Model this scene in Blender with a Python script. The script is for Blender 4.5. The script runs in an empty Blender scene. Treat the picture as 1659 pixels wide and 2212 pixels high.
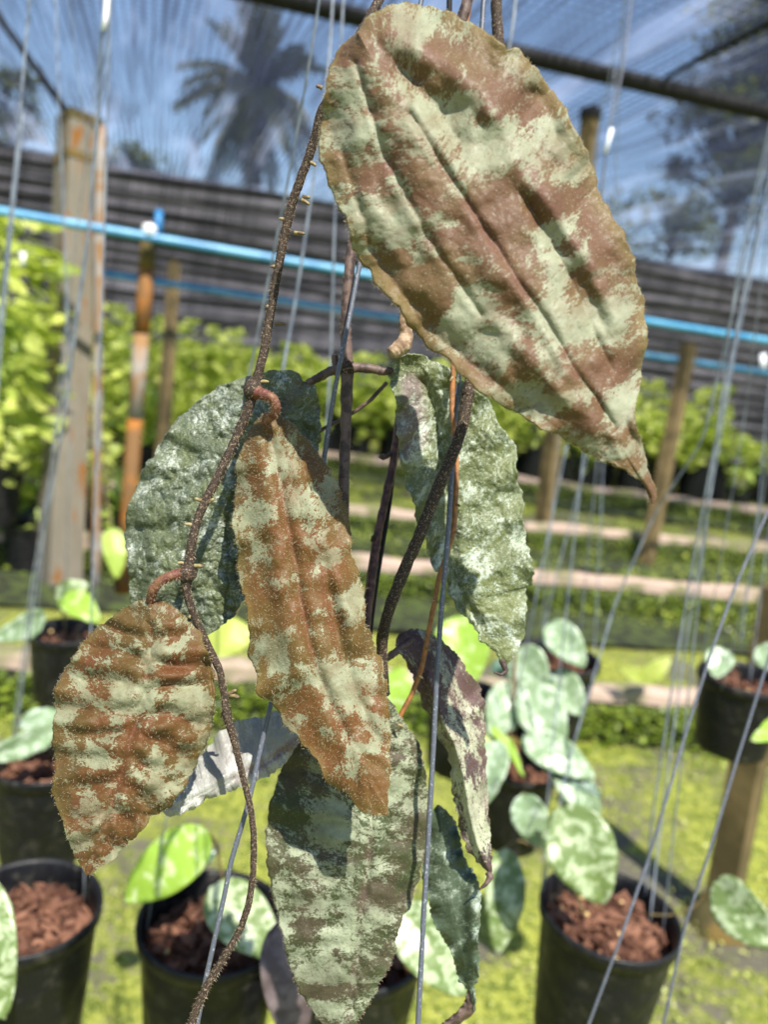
import bpy, math, random
import numpy as np
from mathutils import Vector, Matrix
random.seed(7); rng = np.random.default_rng(7)
scene = bpy.context.scene; COL = scene.collection

# ------------------------------------------------------------ camera
FPX = 1703.0                      # focal length in units of a 1659 x 2212 frame
ROLL, PITCH = math.radians(7.0), math.radians(11.6)
CAM = np.array([0, 0, 1.35])
Fw = np.array([0, math.cos(PITCH), -math.sin(PITCH)])
U0 = np.array([0, math.sin(PITCH), math.cos(PITCH)]); R0 = np.array([1.0, 0, 0])
Up = math.cos(ROLL)*U0 - math.sin(ROLL)*R0
Rt = math.cos(ROLL)*R0 + math.sin(ROLL)*U0
cam = bpy.data.cameras.new('camera'); cam_ob = bpy.data.objects.new('camera', cam); COL.objects.link(cam_ob)
cam_ob.matrix_world = Matrix([[Rt[0], Up[0], -Fw[0], CAM[0]], [Rt[1], Up[1], -Fw[1], CAM[1]], [Rt[2], Up[2], -Fw[2], CAM[2]], [0, 0, 0, 1]])
cam.sensor_fit = 'VERTICAL'; cam.sensor_height = 36.0; cam.lens = 36.0*FPX/2212.0
cam.clip_start = 0.02; cam.clip_end = 500
cam.dof.use_dof = True; cam.dof.focus_distance = 0.305
cam.dof.aperture_fstop = (cam.lens/1000.0)/0.0036
scene.camera = cam_ob

# ------------------------------------------------------------ light
SUN = np.array([1.15, -2.5, 4.3]); SUN = SUN/np.linalg.norm(SUN)
world = bpy.data.worlds.new('World'); scene.world = world; world.use_nodes = True
wn = world.node_tree.nodes; wl = world.node_tree.links
sky = wn.new('ShaderNodeTexSky'); sky.sky_type = 'NISHITA'; sky.sun_disc = False
sky.sun_elevation = math.asin(SUN[2]); sky.sun_rotation = math.atan2(SUN[0], SUN[1])
sky.air_density = 1.0; sky.dust_density = 0.6; sky.ozone_density = 2.2
wn['Background'].inputs['Strength'].default_value = 0.10
wl.new(sky.outputs['Color'], wn['Background'].inputs['Color'])
sun = bpy.data.lights.new('sun', 'SUN'); sun.energy = 5.0; sun.angle = math.radians(0.5); sun.color = (1, 0.95, 0.86)
sun_ob = bpy.data.objects.new('sun', sun); COL.objects.link(sun_ob)
sun_ob.rotation_euler = Vector(SUN).to_track_quat('Z', 'Y').to_euler(); sun_ob.location = (3, -4, 8)
scene.view_settings.view_transform = 'Standard'; scene.view_settings.look = 'None'
scene.view_settings.exposure = 0.87; scene.view_settings.gamma = 1.0
scene.cycles.transparent_max_bounces = 16; scene.cycles.max_bounces = 6

# ------------------------------------------------------------ geometry helpers
def ray(x, y): return Fw + Rt*(x-829.5)/FPX - Up*(y-1106)/FPX
def P(x, y, d): return CAM + ray(x, y)*d
def G(x, y, z=0.0):
    r = ray(x, y); return CAM + r*((z-CAM[2])/r[2])
def cv(ox, oy, s, pts): return [((ox + x/s)/1.3526, (oy + y/s)/1.3526) for x, y in pts]
def A2(p): return np.array(p, float)
def resample(pts, n, smooth=0):
    p = A2(pts); d = np.r_[0, np.cumsum(np.linalg.norm(np.diff(p, axis=0), axis=1))]
    t = np.linspace(0, d[-1], n)
    q = np.stack([np.interp(t, d, p[:, k]) for k in range(p.shape[1])], 1)
    for _ in range(smooth): q[1:-1] = (q[:-2]+2*q[1:-1]+q[2:])/4
    return q
def vnoise(x, y, seed=0):
    x = np.asarray(x, float); y = np.asarray(y, float)
    xi = np.floor(x).astype(int); yi = np.floor(y).astype(int); fx = x-xi; fy = y-yi
    fx = fx*fx*(3-2*fx); fy = fy*fy*(3-2*fy)
    def h(a, b):
        v = np.sin(a*127.1+b*311.7+seed*74.7)*43758.5453; return v-np.floor(v)
    return ((h(xi, yi)*(1-fx)+h(xi+1, yi)*fx)*(1-fy)+(h(xi, yi+1)*(1-fx)+h(xi+1, yi+1)*fx)*fy)*2-1
def fbm(x, y, seed=0, o=3): return sum(vnoise(np.asarray(x)*2**k, np.asarray(y)*2**k, seed+k*13)/2**k for k in range(o))
def seg_dist(px, py, line):
    best = np.full(px.shape, 1e9)
    for (x0, y0), (x1, y1) in zip(line[:-1], line[1:]):
        dx, dy = x1-x0, y1-y0; t = np.clip(((px-x0)*dx+(py-y0)*dy)/(dx*dx+dy*dy), 0, 1)
        best = np.minimum(best, np.hypot(px-x0-t*dx, py-y0-t*dy))
    return best

def ext_up(pts):
    """carry a hanging line on upwards to where it is tied, above the frame"""
    pts = [tuple(q) for q in pts]
    def more(a, b): k = (-620-a[1])/min(-1e-6, a[1]-b[1]); return (a[0]+(a[0]-b[0])*k*.6, -620, a[2])+tuple(a[3:])
    if pts[0][1] <= 20 and pts[0][1] < pts[1][1]: pts = [more(pts[0], pts[1])]+pts
    if pts[-1][1] <= 20 and pts[-1][1] < pts[-2][1]: pts = pts+[more(pts[-1], pts[-2])]
    return pts
def link(name, verts, faces, mat, parent=None, smooth=True, origin=None, attrs=None, uv=None):
    """one mesh object; verts are world coordinates, parent sits at parent.location"""
    v = A2(verts)
    if parent is not None: o = A2(parent['_o'])
    else: o = A2(origin) if origin is not None else np.zeros(3)
    me = bpy.data.meshes.new(name); me.from_pydata((v-o).tolist(), [], faces)
    if mat is not None: me.materials.append(mat)
    if smooth: me.polygons.foreach_set('use_smooth', [True]*len(me.polygons))
    for k, a in (attrs or {}).items():
        at = me.attributes.new(k, 'FLOAT', 'POINT'); at.data.foreach_set('value', np.asarray(a, np.float32))
    if uv is not None:
        l = me.uv_layers.new(name='UVMap'); idx = np.zeros(len(me.loops), int); me.loops.foreach_get('vertex_index', idx)
        l.data.foreach_set('uv', np.asarray(uv, np.float32)[idx].ravel())
    me.update()
    ob = bpy.data.objects.new(name, me); COL.objects.link(ob)
    ob['_o'] = [float(t) for t in o]
    if parent is not None: ob.parent = parent
    else: ob.location = o
    return ob
def tag(o, label=None, cat=None, group=None, kind=None):
    if label: o['label'] = label
    if cat: o['category'] = cat
    if group: o['group'] = group
    if kind: o['kind'] = kind
    return o
def thing(name, loc, label, cat, group=None):
    o = bpy.data.objects.new(name, None); COL.objects.link(o); o.location = [float(t) for t in loc]
    o['_o'] = [float(t) for t in loc]; o.empty_display_size = .05
    return tag(o, label, cat, group)
class MB:
    def __init__(s): s.v = []; s.f = []; s.n = 0
    def add(s, v, f):
        s.v.append(A2(v)); s.f += [tuple(i+s.n for i in q) for q in f]; s.n += len(v); return s
    def build(s, name, mat, parent=None, smooth=True, origin=None): return link(name, np.concatenate(s.v), s.f, mat, parent, smooth, origin)
def frame(t):
    t = t/np.linalg.norm(t); a = np.array([0, 0, 1.0]) if abs(t[2]) < .9 else np.array([1.0, 0, 0])
    u = np.cross(t, a); u /= np.linalg.norm(u); return u, np.cross(t, u)
def tube(pts, rad, n=8, bump=0, seed=0, cap=True):
    p = A2(pts); m = len(p); r = np.broadcast_to(np.asarray(rad, float), (m,)).copy()
    t = np.gradient(p, axis=0); V = []; u, w = frame(t[0])
    for i in range(m):
        ti = t[i]/max(np.linalg.norm(t[i]), 1e-12); u = u-ti*(u@ti); u /= np.linalg.norm(u); w = np.cross(ti, u)
        for k in range(n):
            a = 2*math.pi*k/n; rr = r[i]*(1+(bump*vnoise(k*1.7+seed, i*.6, seed) if bump else 0))
            V.append(p[i]+(u*math.cos(a)+w*math.sin(a))*rr)
    Fc = [(i*n+k, i*n+(k+1) % n, (i+1)*n+(k+1) % n, (i+1)*n+k) for i in range(m-1) for k in range(n)]
    if cap: Fc += [tuple(range(n))[::-1], tuple((m-1)*n+k for k in range(n))]
    return V, Fc
def box(c, ax, ay, az):
    c, ax, ay, az = map(A2, (c, ax, ay, az))
    V = [c+i*ax+j*ay+k*az for k in (-1, 1) for j in (-1, 1) for i in (-1, 1)]
    return V, [(0, 2, 3, 1), (4, 5, 7, 6), (0, 1, 5, 4), (2, 6, 7, 3), (0, 4, 6, 2), (1, 3, 7, 5)]
def lathe(c, prof, n=40):
    V = [c+np.array([r*math.cos(2*math.pi*k/n), r*math.sin(2*math.pi*k/n), z]) for r, z in prof for k in range(n)]
    return V, [(i*n+k, i*n+(k+1) % n, (i+1)*n+(k+1) % n, (i+1)*n+k) for i in range(len(prof)-1) for k in range(n)]

# ------------------------------------------------------------ material helpers
class NT:
    def __init__(s, name):
        s.m = bpy.data.materials.new(name); s.m.use_nodes = True; s.t = s.m.node_tree; s.n = s.t.nodes
        s.b = s.n['Principled BSDF']; s.out = s.n['Material Output']
    def new(s, t, **k):
        o = s.n.new(t)
        for a, v in k.items(): setattr(o, a, v)
        return o
    def set(s, sock, v):
        if isinstance(v, bpy.types.NodeSocket): s.t.links.new(v, sock)
        else: sock.default_value = v
    def coord(s, kind='Object'): return s.new('ShaderNodeTexCoord').outputs[kind]
    def mapping(s, vec, scale=(1, 1, 1), rot=(0, 0, 0), loc=(0, 0, 0)):
        o = s.new('ShaderNodeMapping'); s.set(o.inputs['Vector'], vec); o.inputs['Scale'].default_value = scale
        o.inputs['Rotation'].default_value = rot; o.inputs['Location'].default_value = loc; return o.outputs[0]
    def noise(s, vec, scale, detail=3, rough=.55, dist=0.0):
        o = s.new('ShaderNodeTexNoise'); s.set(o.inputs['Vector'], vec); o.inputs['Scale'].default_value = scale
        o.inputs['Detail'].default_value = detail; o.inputs['Roughness'].default_value = rough; o.inputs['Distortion'].default_value = dist
        return o.outputs['Fac']
    def voro(s, vec, scale, out='Distance', feature='F1'):
        o = s.new('ShaderNodeTexVoronoi'); o.feature = feature; s.set(o.inputs['Vector'], vec); o.inputs['Scale'].default_value = scale
        return o.outputs[out]
    def math(s, op, a, b=0.0, c=0.0):
        o = s.new('ShaderNodeMath', operation=op); s.set(o.inputs[0], a); s.set(o.inputs[1], b); s.set(o.inputs[2], c); return o.outputs[0]
    def ramp(s, v, a, b, lo=0.0, hi=1.0):
        o = s.new('ShaderNodeMapRange'); o.interpolation_type = 'SMOOTHSTEP'; s.set(o.inputs[0], v)
        for i, x in ((1, a), (2, b), (3, lo), (4, hi)): s.set(o.inputs[i], x)
        return o.outputs[0]
    def mix(s, f, a, b):
        o = s.new('ShaderNodeMix', data_type='RGBA'); s.set(o.inputs[0], f)
        for sock, v in ((o.inputs[6], a), (o.inputs[7], b)):
            s.set(sock, v if isinstance(v, bpy.types.NodeSocket) else tuple(v)+(1,))
        return o.outputs[2]
    def attr(s, name): return s.new('ShaderNodeAttribute', attribute_name=name).outputs['Fac']
    def bump(s, h, strength, dist):
        o = s.new('ShaderNodeBump'); s.set(o.inputs['Height'], h); o.inputs['Strength'].default_value = strength
        o.inputs['Distance'].default_value = dist; s.t.links.new(o.outputs[0], s.b.inputs['Normal']); return o.outputs[0]
    def color(s, c): s.set(s.b.inputs['Base Color'], c if isinstance(c, bpy.types.NodeSocket) else tuple(c)+(1,))
    def rough(s, r, spec=.5): s.set(s.b.inputs['Roughness'], r); s.b.inputs['Specular IOR Level'].default_value = spec
    def translucent(s, col, f):
        t = s.new('ShaderNodeBsdfTranslucent'); s.set(t.inputs['Color'], col if isinstance(col, bpy.types.NodeSocket) else tuple(col)+(1,))
        mx = s.new('ShaderNodeMixShader'); s.set(mx.inputs[0], f); s.t.links.new(s.b.outputs[0], mx.inputs[1]); s.t.links.new(t.outputs[0], mx.inputs[2])
        s.t.links.new(mx.outputs[0], s.out.inputs['Surface'])

def simple(name, col, rough=.6, col2=None, scale=30, detail=4, bump=0, spec=.4, bscale=None, lo=.4, hi=.6):
    n = NT(name); co = n.coord()
    if col2 is not None: n.color(n.mix(n.ramp(n.noise(co, scale, detail), lo, hi), col, col2))
    else: n.color(col)
    n.rough(rough, spec)
    if bump: n.bump(n.noise(co, bscale or scale*3, 4), .6, bump)
    return n.m

def leaf_mat(name, dark, dark2, pale, margin, thr=.5, amp=.55, nscale=170, streak=(1, 1), sharp=.035, speck=.35, tl=.22, rough=.55, bump=.0006, rings=False, tlc=(.5, .55, .1), purple=(.13, .05, .06), purf=.6, n2a=1.5, hf=.6, vnet=.09, soft=.5):
    n = NT(name); uv = n.mapping(n.coord('UV'), (streak[0], streak[1], 1), (0, 0, .25))
    co = n.coord()
    field = n.attr('patch')
    n1 = n.noise(uv, nscale, 6, .68, .5); n2 = n.noise(uv, nscale*.28, 4, .6, .6)
    s = n.math('ADD', field, n.math('MULTIPLY', n.math('SUBTRACT', n1, .5), amp))
    s = n.math('ADD', s, n.math('MULTIPLY', n.math('SUBTRACT', n2, .5), amp*n2a))
    s = n.math('ADD', s, n.math('MULTIPLY', n.math('SUBTRACT', n.noise(uv, nscale*3.4, 4, .75), .5), amp*.75))
    s = n.math('ADD', s, n.math('MULTIPLY', n.math('SUBTRACT', n.noise(n.mapping(uv, (1, 1.4, 1)), 1250, 3, .65), .5), hf))
    f = n.ramp(s, thr-sharp, thr+sharp)
    # fine specks in both directions
    fs = n.noise(co, 1500, 3, .6); sp1 = n.ramp(fs, .62, .68); sp2 = n.ramp(n.noise(uv, nscale*5, 3, .7), .58, .66)
    near = n.ramp(s, thr-.28, thr-.02); inn = n.ramp(s, thr+.35, thr+.05)
    f = n.math('MAXIMUM', f, n.math('MULTIPLY', n.math('MULTIPLY', sp2, near), .8))
    f = n.math('MULTIPLY', f, n.math('SUBTRACT', 1.0, n.math('MULTIPLY', n.math('MULTIPLY', n.ramp(n.noise(co, 1100, 3, .7), .55, .66), inn), .75)))
    base = n.mix(n.ramp(n.noise(co, 45, 4, .6), .38, .62), dark, dark2)
    base = n.mix(n.math('MULTIPLY', n.ramp(n.attr('vein'), .2, .9), purf), base, purple)
    base = n.mix(n.ramp(n.attr('edge'), .8, 1.0, 0, .4), base, margin)
    base = n.mix(n.math('MULTIPLY', sp1, speck), base, pale)
    pl = n.mix(n.noise(co, 260, 4, .65), tuple(c*.72 for c in pale), tuple(min(1, c*1.22) for c in pale))
    if rings:
        vd = n.voro(n.mapping(n.coord('UV'), (1, .7, 1)), 210); ring = n.math('MULTIPLY', n.ramp(vd, .25, .38), n.ramp(vd, .52, .4))
        ring = n.math('MULTIPLY', ring, n.ramp(n.noise(co, 90, 2), .5, .62))
        f = n.math('MAXIMUM', f, n.math('MULTIPLY', ring, .8))
    f = n.math('MULTIPLY', f, n.ramp(n.noise(uv, 55, 5, .65, .4), .36, .6, soft, 1.0))
    col = n.mix(f, base, pl); n.color(col)
    n.rough(n.ramp(n.noise(co, 500, 3), .3, .7, rough-.1, rough+.14), .3)
    h = n.math('ADD', n.math('MULTIPLY', n.noise(co, 330, 4, .6), 1.0), n.math('MULTIPLY', n.noise(uv, 90, 3, .5), 1.4))
    vn = n.voro(n.mapping(uv, (1, .8, 1)), 240, 'Distance', 'DISTANCE_TO_EDGE'); h = n.math('ADD', h, n.math('MULTIPLY', n.ramp(vn, .0, .22), vnet))
    n.bump(h, .9, bump); n.b.inputs['Sheen Weight'].default_value = .04
    n.translucent(n.mix(.45, col, tlc), tl)
    return n.m

M = {}
M['leaf_brown'] = leaf_mat('tan_mottled_leaf', (.125, .062, .031), (.135, .082, .033), (.30, .315, .21), (.2, .165, .05), streak=(.6, 1.3), nscale=190, amp=1.1, sharp=.07, speck=.7, purple=(.17, .08, .06), purf=.4, tl=.16)
M['leaf_rust'] = leaf_mat('rust_mottled_leaf', (.135, .055, .015), (.12, .07, .018), (.29, .305, .195), (.16, .13, .03), nscale=270, amp=1.05, speck=.75, tl=.16, purple=(.15, .05, .025), purf=.35, sharp=.02)
M['leaf_left'] = leaf_mat('rust_streaked_leaf', (.115, .042, .012), (.095, .056, .014), (.26, .27, .165), (.13, .11, .025), streak=(.8, 1.25), nscale=250, amp=1.3, tl=.16, purple=(.10, .035, .018), purf=.25, sharp=.025, bump=.0009)
M['leaf_grey'] = leaf_mat('silver_speckled_leaf', (.07, .088, .05), (.095, .115, .05), (.44, .48, .42), (.14, .16, .1), nscale=420, amp=1.1, n2a=.9, vnet=.2, sharp=.14, speck=.7, tl=.05, rough=.36, bump=.0022, tlc=(.2, .3, .1), purple=(.1, .07, .08), purf=.4)
M['leaf_ring'] = leaf_mat('silver_ringed_leaf', (.10, .12, .048), (.13, .15, .055), (.48, .54, .45), (.16, .19, .1), nscale=380, amp=1.1, n2a=1.0, sharp=.13, speck=.7, tl=.06, rough=.38, bump=.0016, rings=True, tlc=(.2, .3, .1), purple=(.2, .13, .15), purf=.6)
M['leaf_low'] = leaf_mat('olive_mottled_leaf', (.04, .052, .018), (.06, .048, .027), (.28, .31, .205), (.07, .07, .03), purf=.2, streak=(.85, 1.2), nscale=230, tl=.07, tlc=(.2, .3, .05), sharp=.06, amp=1.0, bump=.0009)
M['leaf_plum'] = leaf_mat('plum_mottled_leaf', (.065, .042, .04), (.09, .05, .045), (.42, .44, .3), (.14, .1, .07), streak=(1.6, .6), nscale=130, tl=.05, tlc=(.2, .2, .05), sharp=.04, amp=.9)
M['leaf_blue'] = leaf_mat('bluish_green_leaf', (.05, .075, .045), (.065, .09, .055), (.33, .39, .3), (.1, .14, .1), nscale=220, amp=.8, sharp=.12, tl=.05, rough=.33, tlc=(.1, .25, .1))
M['leaf_pale'] = leaf_mat('pale_silver_leaf', (.24, .23, .21), (.28, .28, .25), (.55, .57, .53), (.3, .32, .26), streak=(.5, 1.4), nscale=160, amp=.7, sharp=.2, tl=.06, rough=.4, tlc=(.2, .3, .1))

n = NT('hairy_brown_stem'); co = n.coord()
n.color(n.mix(n.ramp(n.noise(co, 1100, 3, .7), .53, .68), n.mix(n.noise(co, 60, 3), (.022, .015, .011), (.05, .033, .022)), (.24, .18, .12))); n.rough(.75, .3); n.bump(n.noise(co, 700, 4), .8, .0006); M['stem'] = n.m
M['stem_olive'] = simple('olive_brown_stem', (.10, .075, .03), .6, (.19, .14, .06), 250, 4, .0003)
M['stem_red'] = simple('reddish_petiole', (.12, .036, .026), .55, (.17, .08, .04), 200, 4, .0003)
M['stem_orange'] = simple('orange_dry_stem', (.36, .15, .05), .6, (.22, .1, .04), 300, 4, .0004)
M['stem_dark'] = simple('dark_woody_stem', (.05, .03, .025), .55, (.13, .085, .07), 200, 4, .0004)
M['root'] = simple('pale_root_tip', (.27, .22, .10), .6, (.13, .08, .045), 400, 3)
n = NT('golden_hair'); n.color((.5, .42, .27)); n.rough(.5, .4); n.translucent((.6, .5, .3), .3); M['hair'] = n.m
M['hair_dark'] = simple('brown_hair', (.35, .26, .17), .5)
M['wire'] = simple('galvanised_wire', (.09, .10, .13), .45, (.34, .36, .42), 900, 4, .0002, spec=.6, lo=.55, hi=.75)
M['wire_far'] = simple('pale_steel_wire', (.2, .23, .27), .35, (.11, .13, .16), 60, 3, spec=.7)
n = NT('black_plastic_pot'); co = n.coord()
n.color(n.mix(n.ramp(n.noise(co, 60, 5, .7), .5, .75), (.005, .0055, .007), (.05, .046, .036))); n.rough(n.ramp(n.noise(co, 35, 4), .3, .7, .36, .65), .35); n.bump(n.noise(co, 90, 3), .3, .001); M['pot'] = n.m
n = NT('bark_chip'); co = n.coord(); rnd = n.new('ShaderNodeNewGeometry').outputs['Random Per Island']
n.color(n.mix(rnd, n.mix(n.noise(co, 120, 5, .7), (.012, .005, .004), (.07, .024, .014)), n.mix(n.noise(co, 140, 5, .7), (.07, .027, .016), (.36, .18, .11)))); n.rough(.8, .25); n.bump(n.noise(co, 300, 4), .7, .001); M['bark'] = n.m
M['pellet'] = simple('fertiliser_pellet', (.55, .38, .16), .45)
def foliage(name, a, b, c, tl=.35, scale=40):
    n = NT(name); co = n.coord(); rnd = n.new('ShaderNodeNewGeometry').outputs['Random Per Island']
    col = n.mix(rnd, n.mix(n.noise(co, scale, 3), a, b), c); n.color(col); n.rough(.42, .5); n.translucent(n.mix(.35, col, (.65, .8, .05)), tl); return n.m
M['fol_lime'] = foliage('lime_foliage', (.08, .15, .015), (.4, .5, .06), (.75, .8, .22), .5, 9)
M['fol_mid'] = foliage('green_foliage', (.07, .14, .02), (.26, .4, .05), (.5, .62, .12), .3, 9)
M['fol_tree'] = foliage('tree_foliage', (.02, .04, .012), (.05, .075, .02), (.14, .13, .04), .15, .6)
M['fol_palm'] = foliage('palm_foliage', (.015, .022, .012), (.03, .04, .018), (.06, .06, .03), .1, .6)
M['duckweed'] = foliage('ground_cover_leaf', (.03, .07, .008), (.10, .17, .015), (.3, .38, .05), .3, 9)
M['bank'] = simple('dark_soil', (.015, .018, .008), .9, (.05, .07, .015), 14, 5, .004)
def blur_leaf(name, a, b, pale, tl=.3, t0=.52):
    n = NT(name); co = n.coord(); s = n.noise(co, 70, 5, .65, .4)
    col = n.mix(n.ramp(s, t0, t0+.1), n.mix(n.noise(co, 30, 2), a, b), pale); n.color(col); n.rough(.32, .5)
    n.bump(n.noise(co, 60, 3), .5, .002); n.translucent(n.mix(.5, col, (.5, .75, .08)), tl); return n.m
M['bl_green'] = blur_leaf('green_silver_leaf', (.12, .18, .055), (.18, .25, .08), (.42, .5, .3), .2, .47)
M['bl_lime'] = blur_leaf('lime_leaf', (.3, .48, .05), (.42, .6, .1), (.62, .72, .35), .4)
M['bl_pale'] = blur_leaf('pale_grey_green_leaf', (.2, .3, .15), (.3, .4, .24), (.5, .6, .45), .2, .48)
M['bl_dark'] = blur_leaf('dark_silver_leaf', (.05, .1, .06), (.07, .13, .09), (.2, .29, .22), .08)
M['concrete'] = (lambda n, co: (n.color(n.mix(n.ramp(n.noise(n.mapping(co, (9, 9, 1.6)), 1.4, 5, .6, .4), .56, .66), n.mix(n.noise(n.mapping(co, (1, 1, .35)), 14, 5, .8), (.10, .085, .06), (.24, .215, .17)), (.2, .085, .02))), n.rough(.85, .2), n.bump(n.noise(co, 60, 4), .5, .004), n.m)[-1])(*(lambda n: (n, n.coord()))(NT('stained_concrete_post')))
M['beam'] = simple('weathered_concrete_beam', (.42, .31, .25), .85, (.16, .16, .07), 4.5, 7, .004, bscale=40, lo=.44, hi=.62)
M['wood'] = simple('weathered_yellow_wood', (.17, .12, .05), .8, (.09, .065, .025), 6, 5, .003, bscale=40)
M['rust'] = simple('rusty_orange_post', (.3, .11, .015), .75, (.14, .07, .02), 7, 4, .002)
M['pvc'] = simple('dirty_white_post', (.27, .24, .21), .75, (.24, .13, .05), 9, 5)
M['mossy'] = simple('mossy_post_top', (.06, .05, .015), .8, (.14, .09, .02), 12, 4)
M['bluepipe'] = simple('blue_plastic_pipe', (.04, .22, .42), .4, (.10, .33, .52), 8, 3, spec=.6)
M['bluedark'] = simple('blue_fitting', (.03, .18, .4), .35)
M['white'] = simple('white_plastic', (.8, .8, .8), .3)
M['blackpipe'] = simple('black_pipe', (.004, .004, .006), .75, (.009, .009, .011), 20, 3)
M['trunk'] = simple('bark_trunk', (.035, .032, .025), .9, (.08, .07, .05), 3, 4, .02)
M['tagpaper'] = simple('white_plant_tag', (.75, .78, .85), .4)
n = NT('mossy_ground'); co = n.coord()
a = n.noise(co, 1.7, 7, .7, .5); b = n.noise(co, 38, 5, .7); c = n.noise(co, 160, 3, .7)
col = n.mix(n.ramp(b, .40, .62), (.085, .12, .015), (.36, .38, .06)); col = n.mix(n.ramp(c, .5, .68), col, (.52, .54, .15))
soil_shadow = n.mix(c, (.05, .05, .035), (.22, .20, .15)); msk = n.ramp(n.math('ADD', a, n.math('MULTIPLY', n.math('SUBTRACT', b, .5), .5)), .49, .60)  # dark patches: bare soil, with ground shadows painted into the same colour
n.color(n.mix(msk, col, soil_shadow)); n.rough(.9, .15); n.bump(n.math('ADD', b, c), .8, .012); M['moss'] = n.m
# shade net: black threads with open holes, seen in the cloth's own coordinates
n = NT('shade_net_threads'); co = n.coord(); sx = n.new('ShaderNodeSeparateXYZ'); n.set(sx.inputs[0], co)
wob = n.math('MULTIPLY', n.noise(n.mapping(co, (.8, .35, 1)), 2.2, 3), .12)
gx = n.math('PINGPONG', n.math('ADD', sx.outputs[0], wob), .032); gy = n.math('PINGPONG', sx.outputs[1], .045)
tx = n.ramp(gx, .015, .009); ty = n.ramp(gy, .013, .008)
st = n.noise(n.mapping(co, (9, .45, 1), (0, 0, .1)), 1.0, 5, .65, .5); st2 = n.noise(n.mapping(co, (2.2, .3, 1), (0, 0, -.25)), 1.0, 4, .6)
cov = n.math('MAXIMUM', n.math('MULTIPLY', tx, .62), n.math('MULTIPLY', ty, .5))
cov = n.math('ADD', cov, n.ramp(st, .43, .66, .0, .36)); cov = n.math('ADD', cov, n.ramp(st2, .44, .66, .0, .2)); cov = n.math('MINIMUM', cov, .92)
tr = n.new('ShaderNodeBsdfTransparent'); df = n.new('ShaderNodeBsdfTranslucent'); n.set(df.inputs[0], n.mix(n.ramp(n.noise(n.mapping(co, (1.6, .25, 1), (0, 0, .2)), 1.3, 4, .6), .5, .72), (.03, .038, .062), (.24, .28, .38)))  # pale streaks stand for folded net catching light, put into its colour
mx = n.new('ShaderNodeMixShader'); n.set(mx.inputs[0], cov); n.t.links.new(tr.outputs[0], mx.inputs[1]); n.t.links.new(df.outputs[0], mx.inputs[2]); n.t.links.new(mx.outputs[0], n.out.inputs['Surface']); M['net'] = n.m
n = NT('folded_black_net'); co = n.coord(); n.color(n.mix(n.ramp(n.noise(n.mapping(co, (.35, 11, 1)), 1.5, 6, .75, .6), .38, .66), (.012, .012, .016), (.17, .16, .18))); n.rough(.75, .3)
n.bump(n.noise(n.mapping(co, (.6, 30, 1)), 2, 5), .7, .02); M['netwall'] = n.m

# ------------------------------------------------------------ the setting: ground
YAW = math.radians(12); XD = np.array([math.cos(YAW), math.sin(YAW), 0]); YD = np.array([-math.sin(YAW), math.cos(YAW), 0]); ZD = np.array([0, 0, 1.0])
def grid(x0, x1, nx, y0, y1, ny, zf):
    X, Y = np.meshgrid(np.linspace(x0, x1, nx), np.linspace(y0, y1, ny)); Z = zf(X, Y)
    V = np.stack([X.ravel(), Y.ravel(), Z.ravel()], 1); Fc = [(j*nx+i, j*nx+i+1, (j+1)*nx+i+1, (j+1)*nx+i) for j in range(ny-1) for i in range(nx-1)]
    return V, Fc
V, Fc = grid(-200, 200, 41, -60, 340, 41, lambda X, Y: np.where(Y < 0, -.03, -.03)+0*X)
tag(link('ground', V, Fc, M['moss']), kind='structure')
V, Fc = grid(-6, 8, 281, -1, 12, 261, lambda X, Y: .012*fbm(X*2.2, Y*2.2, 3)+.010*fbm(X*11, Y*11, 5))
tag(link('mossy_ground', V, Fc, M['moss']), kind='structure')
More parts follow.
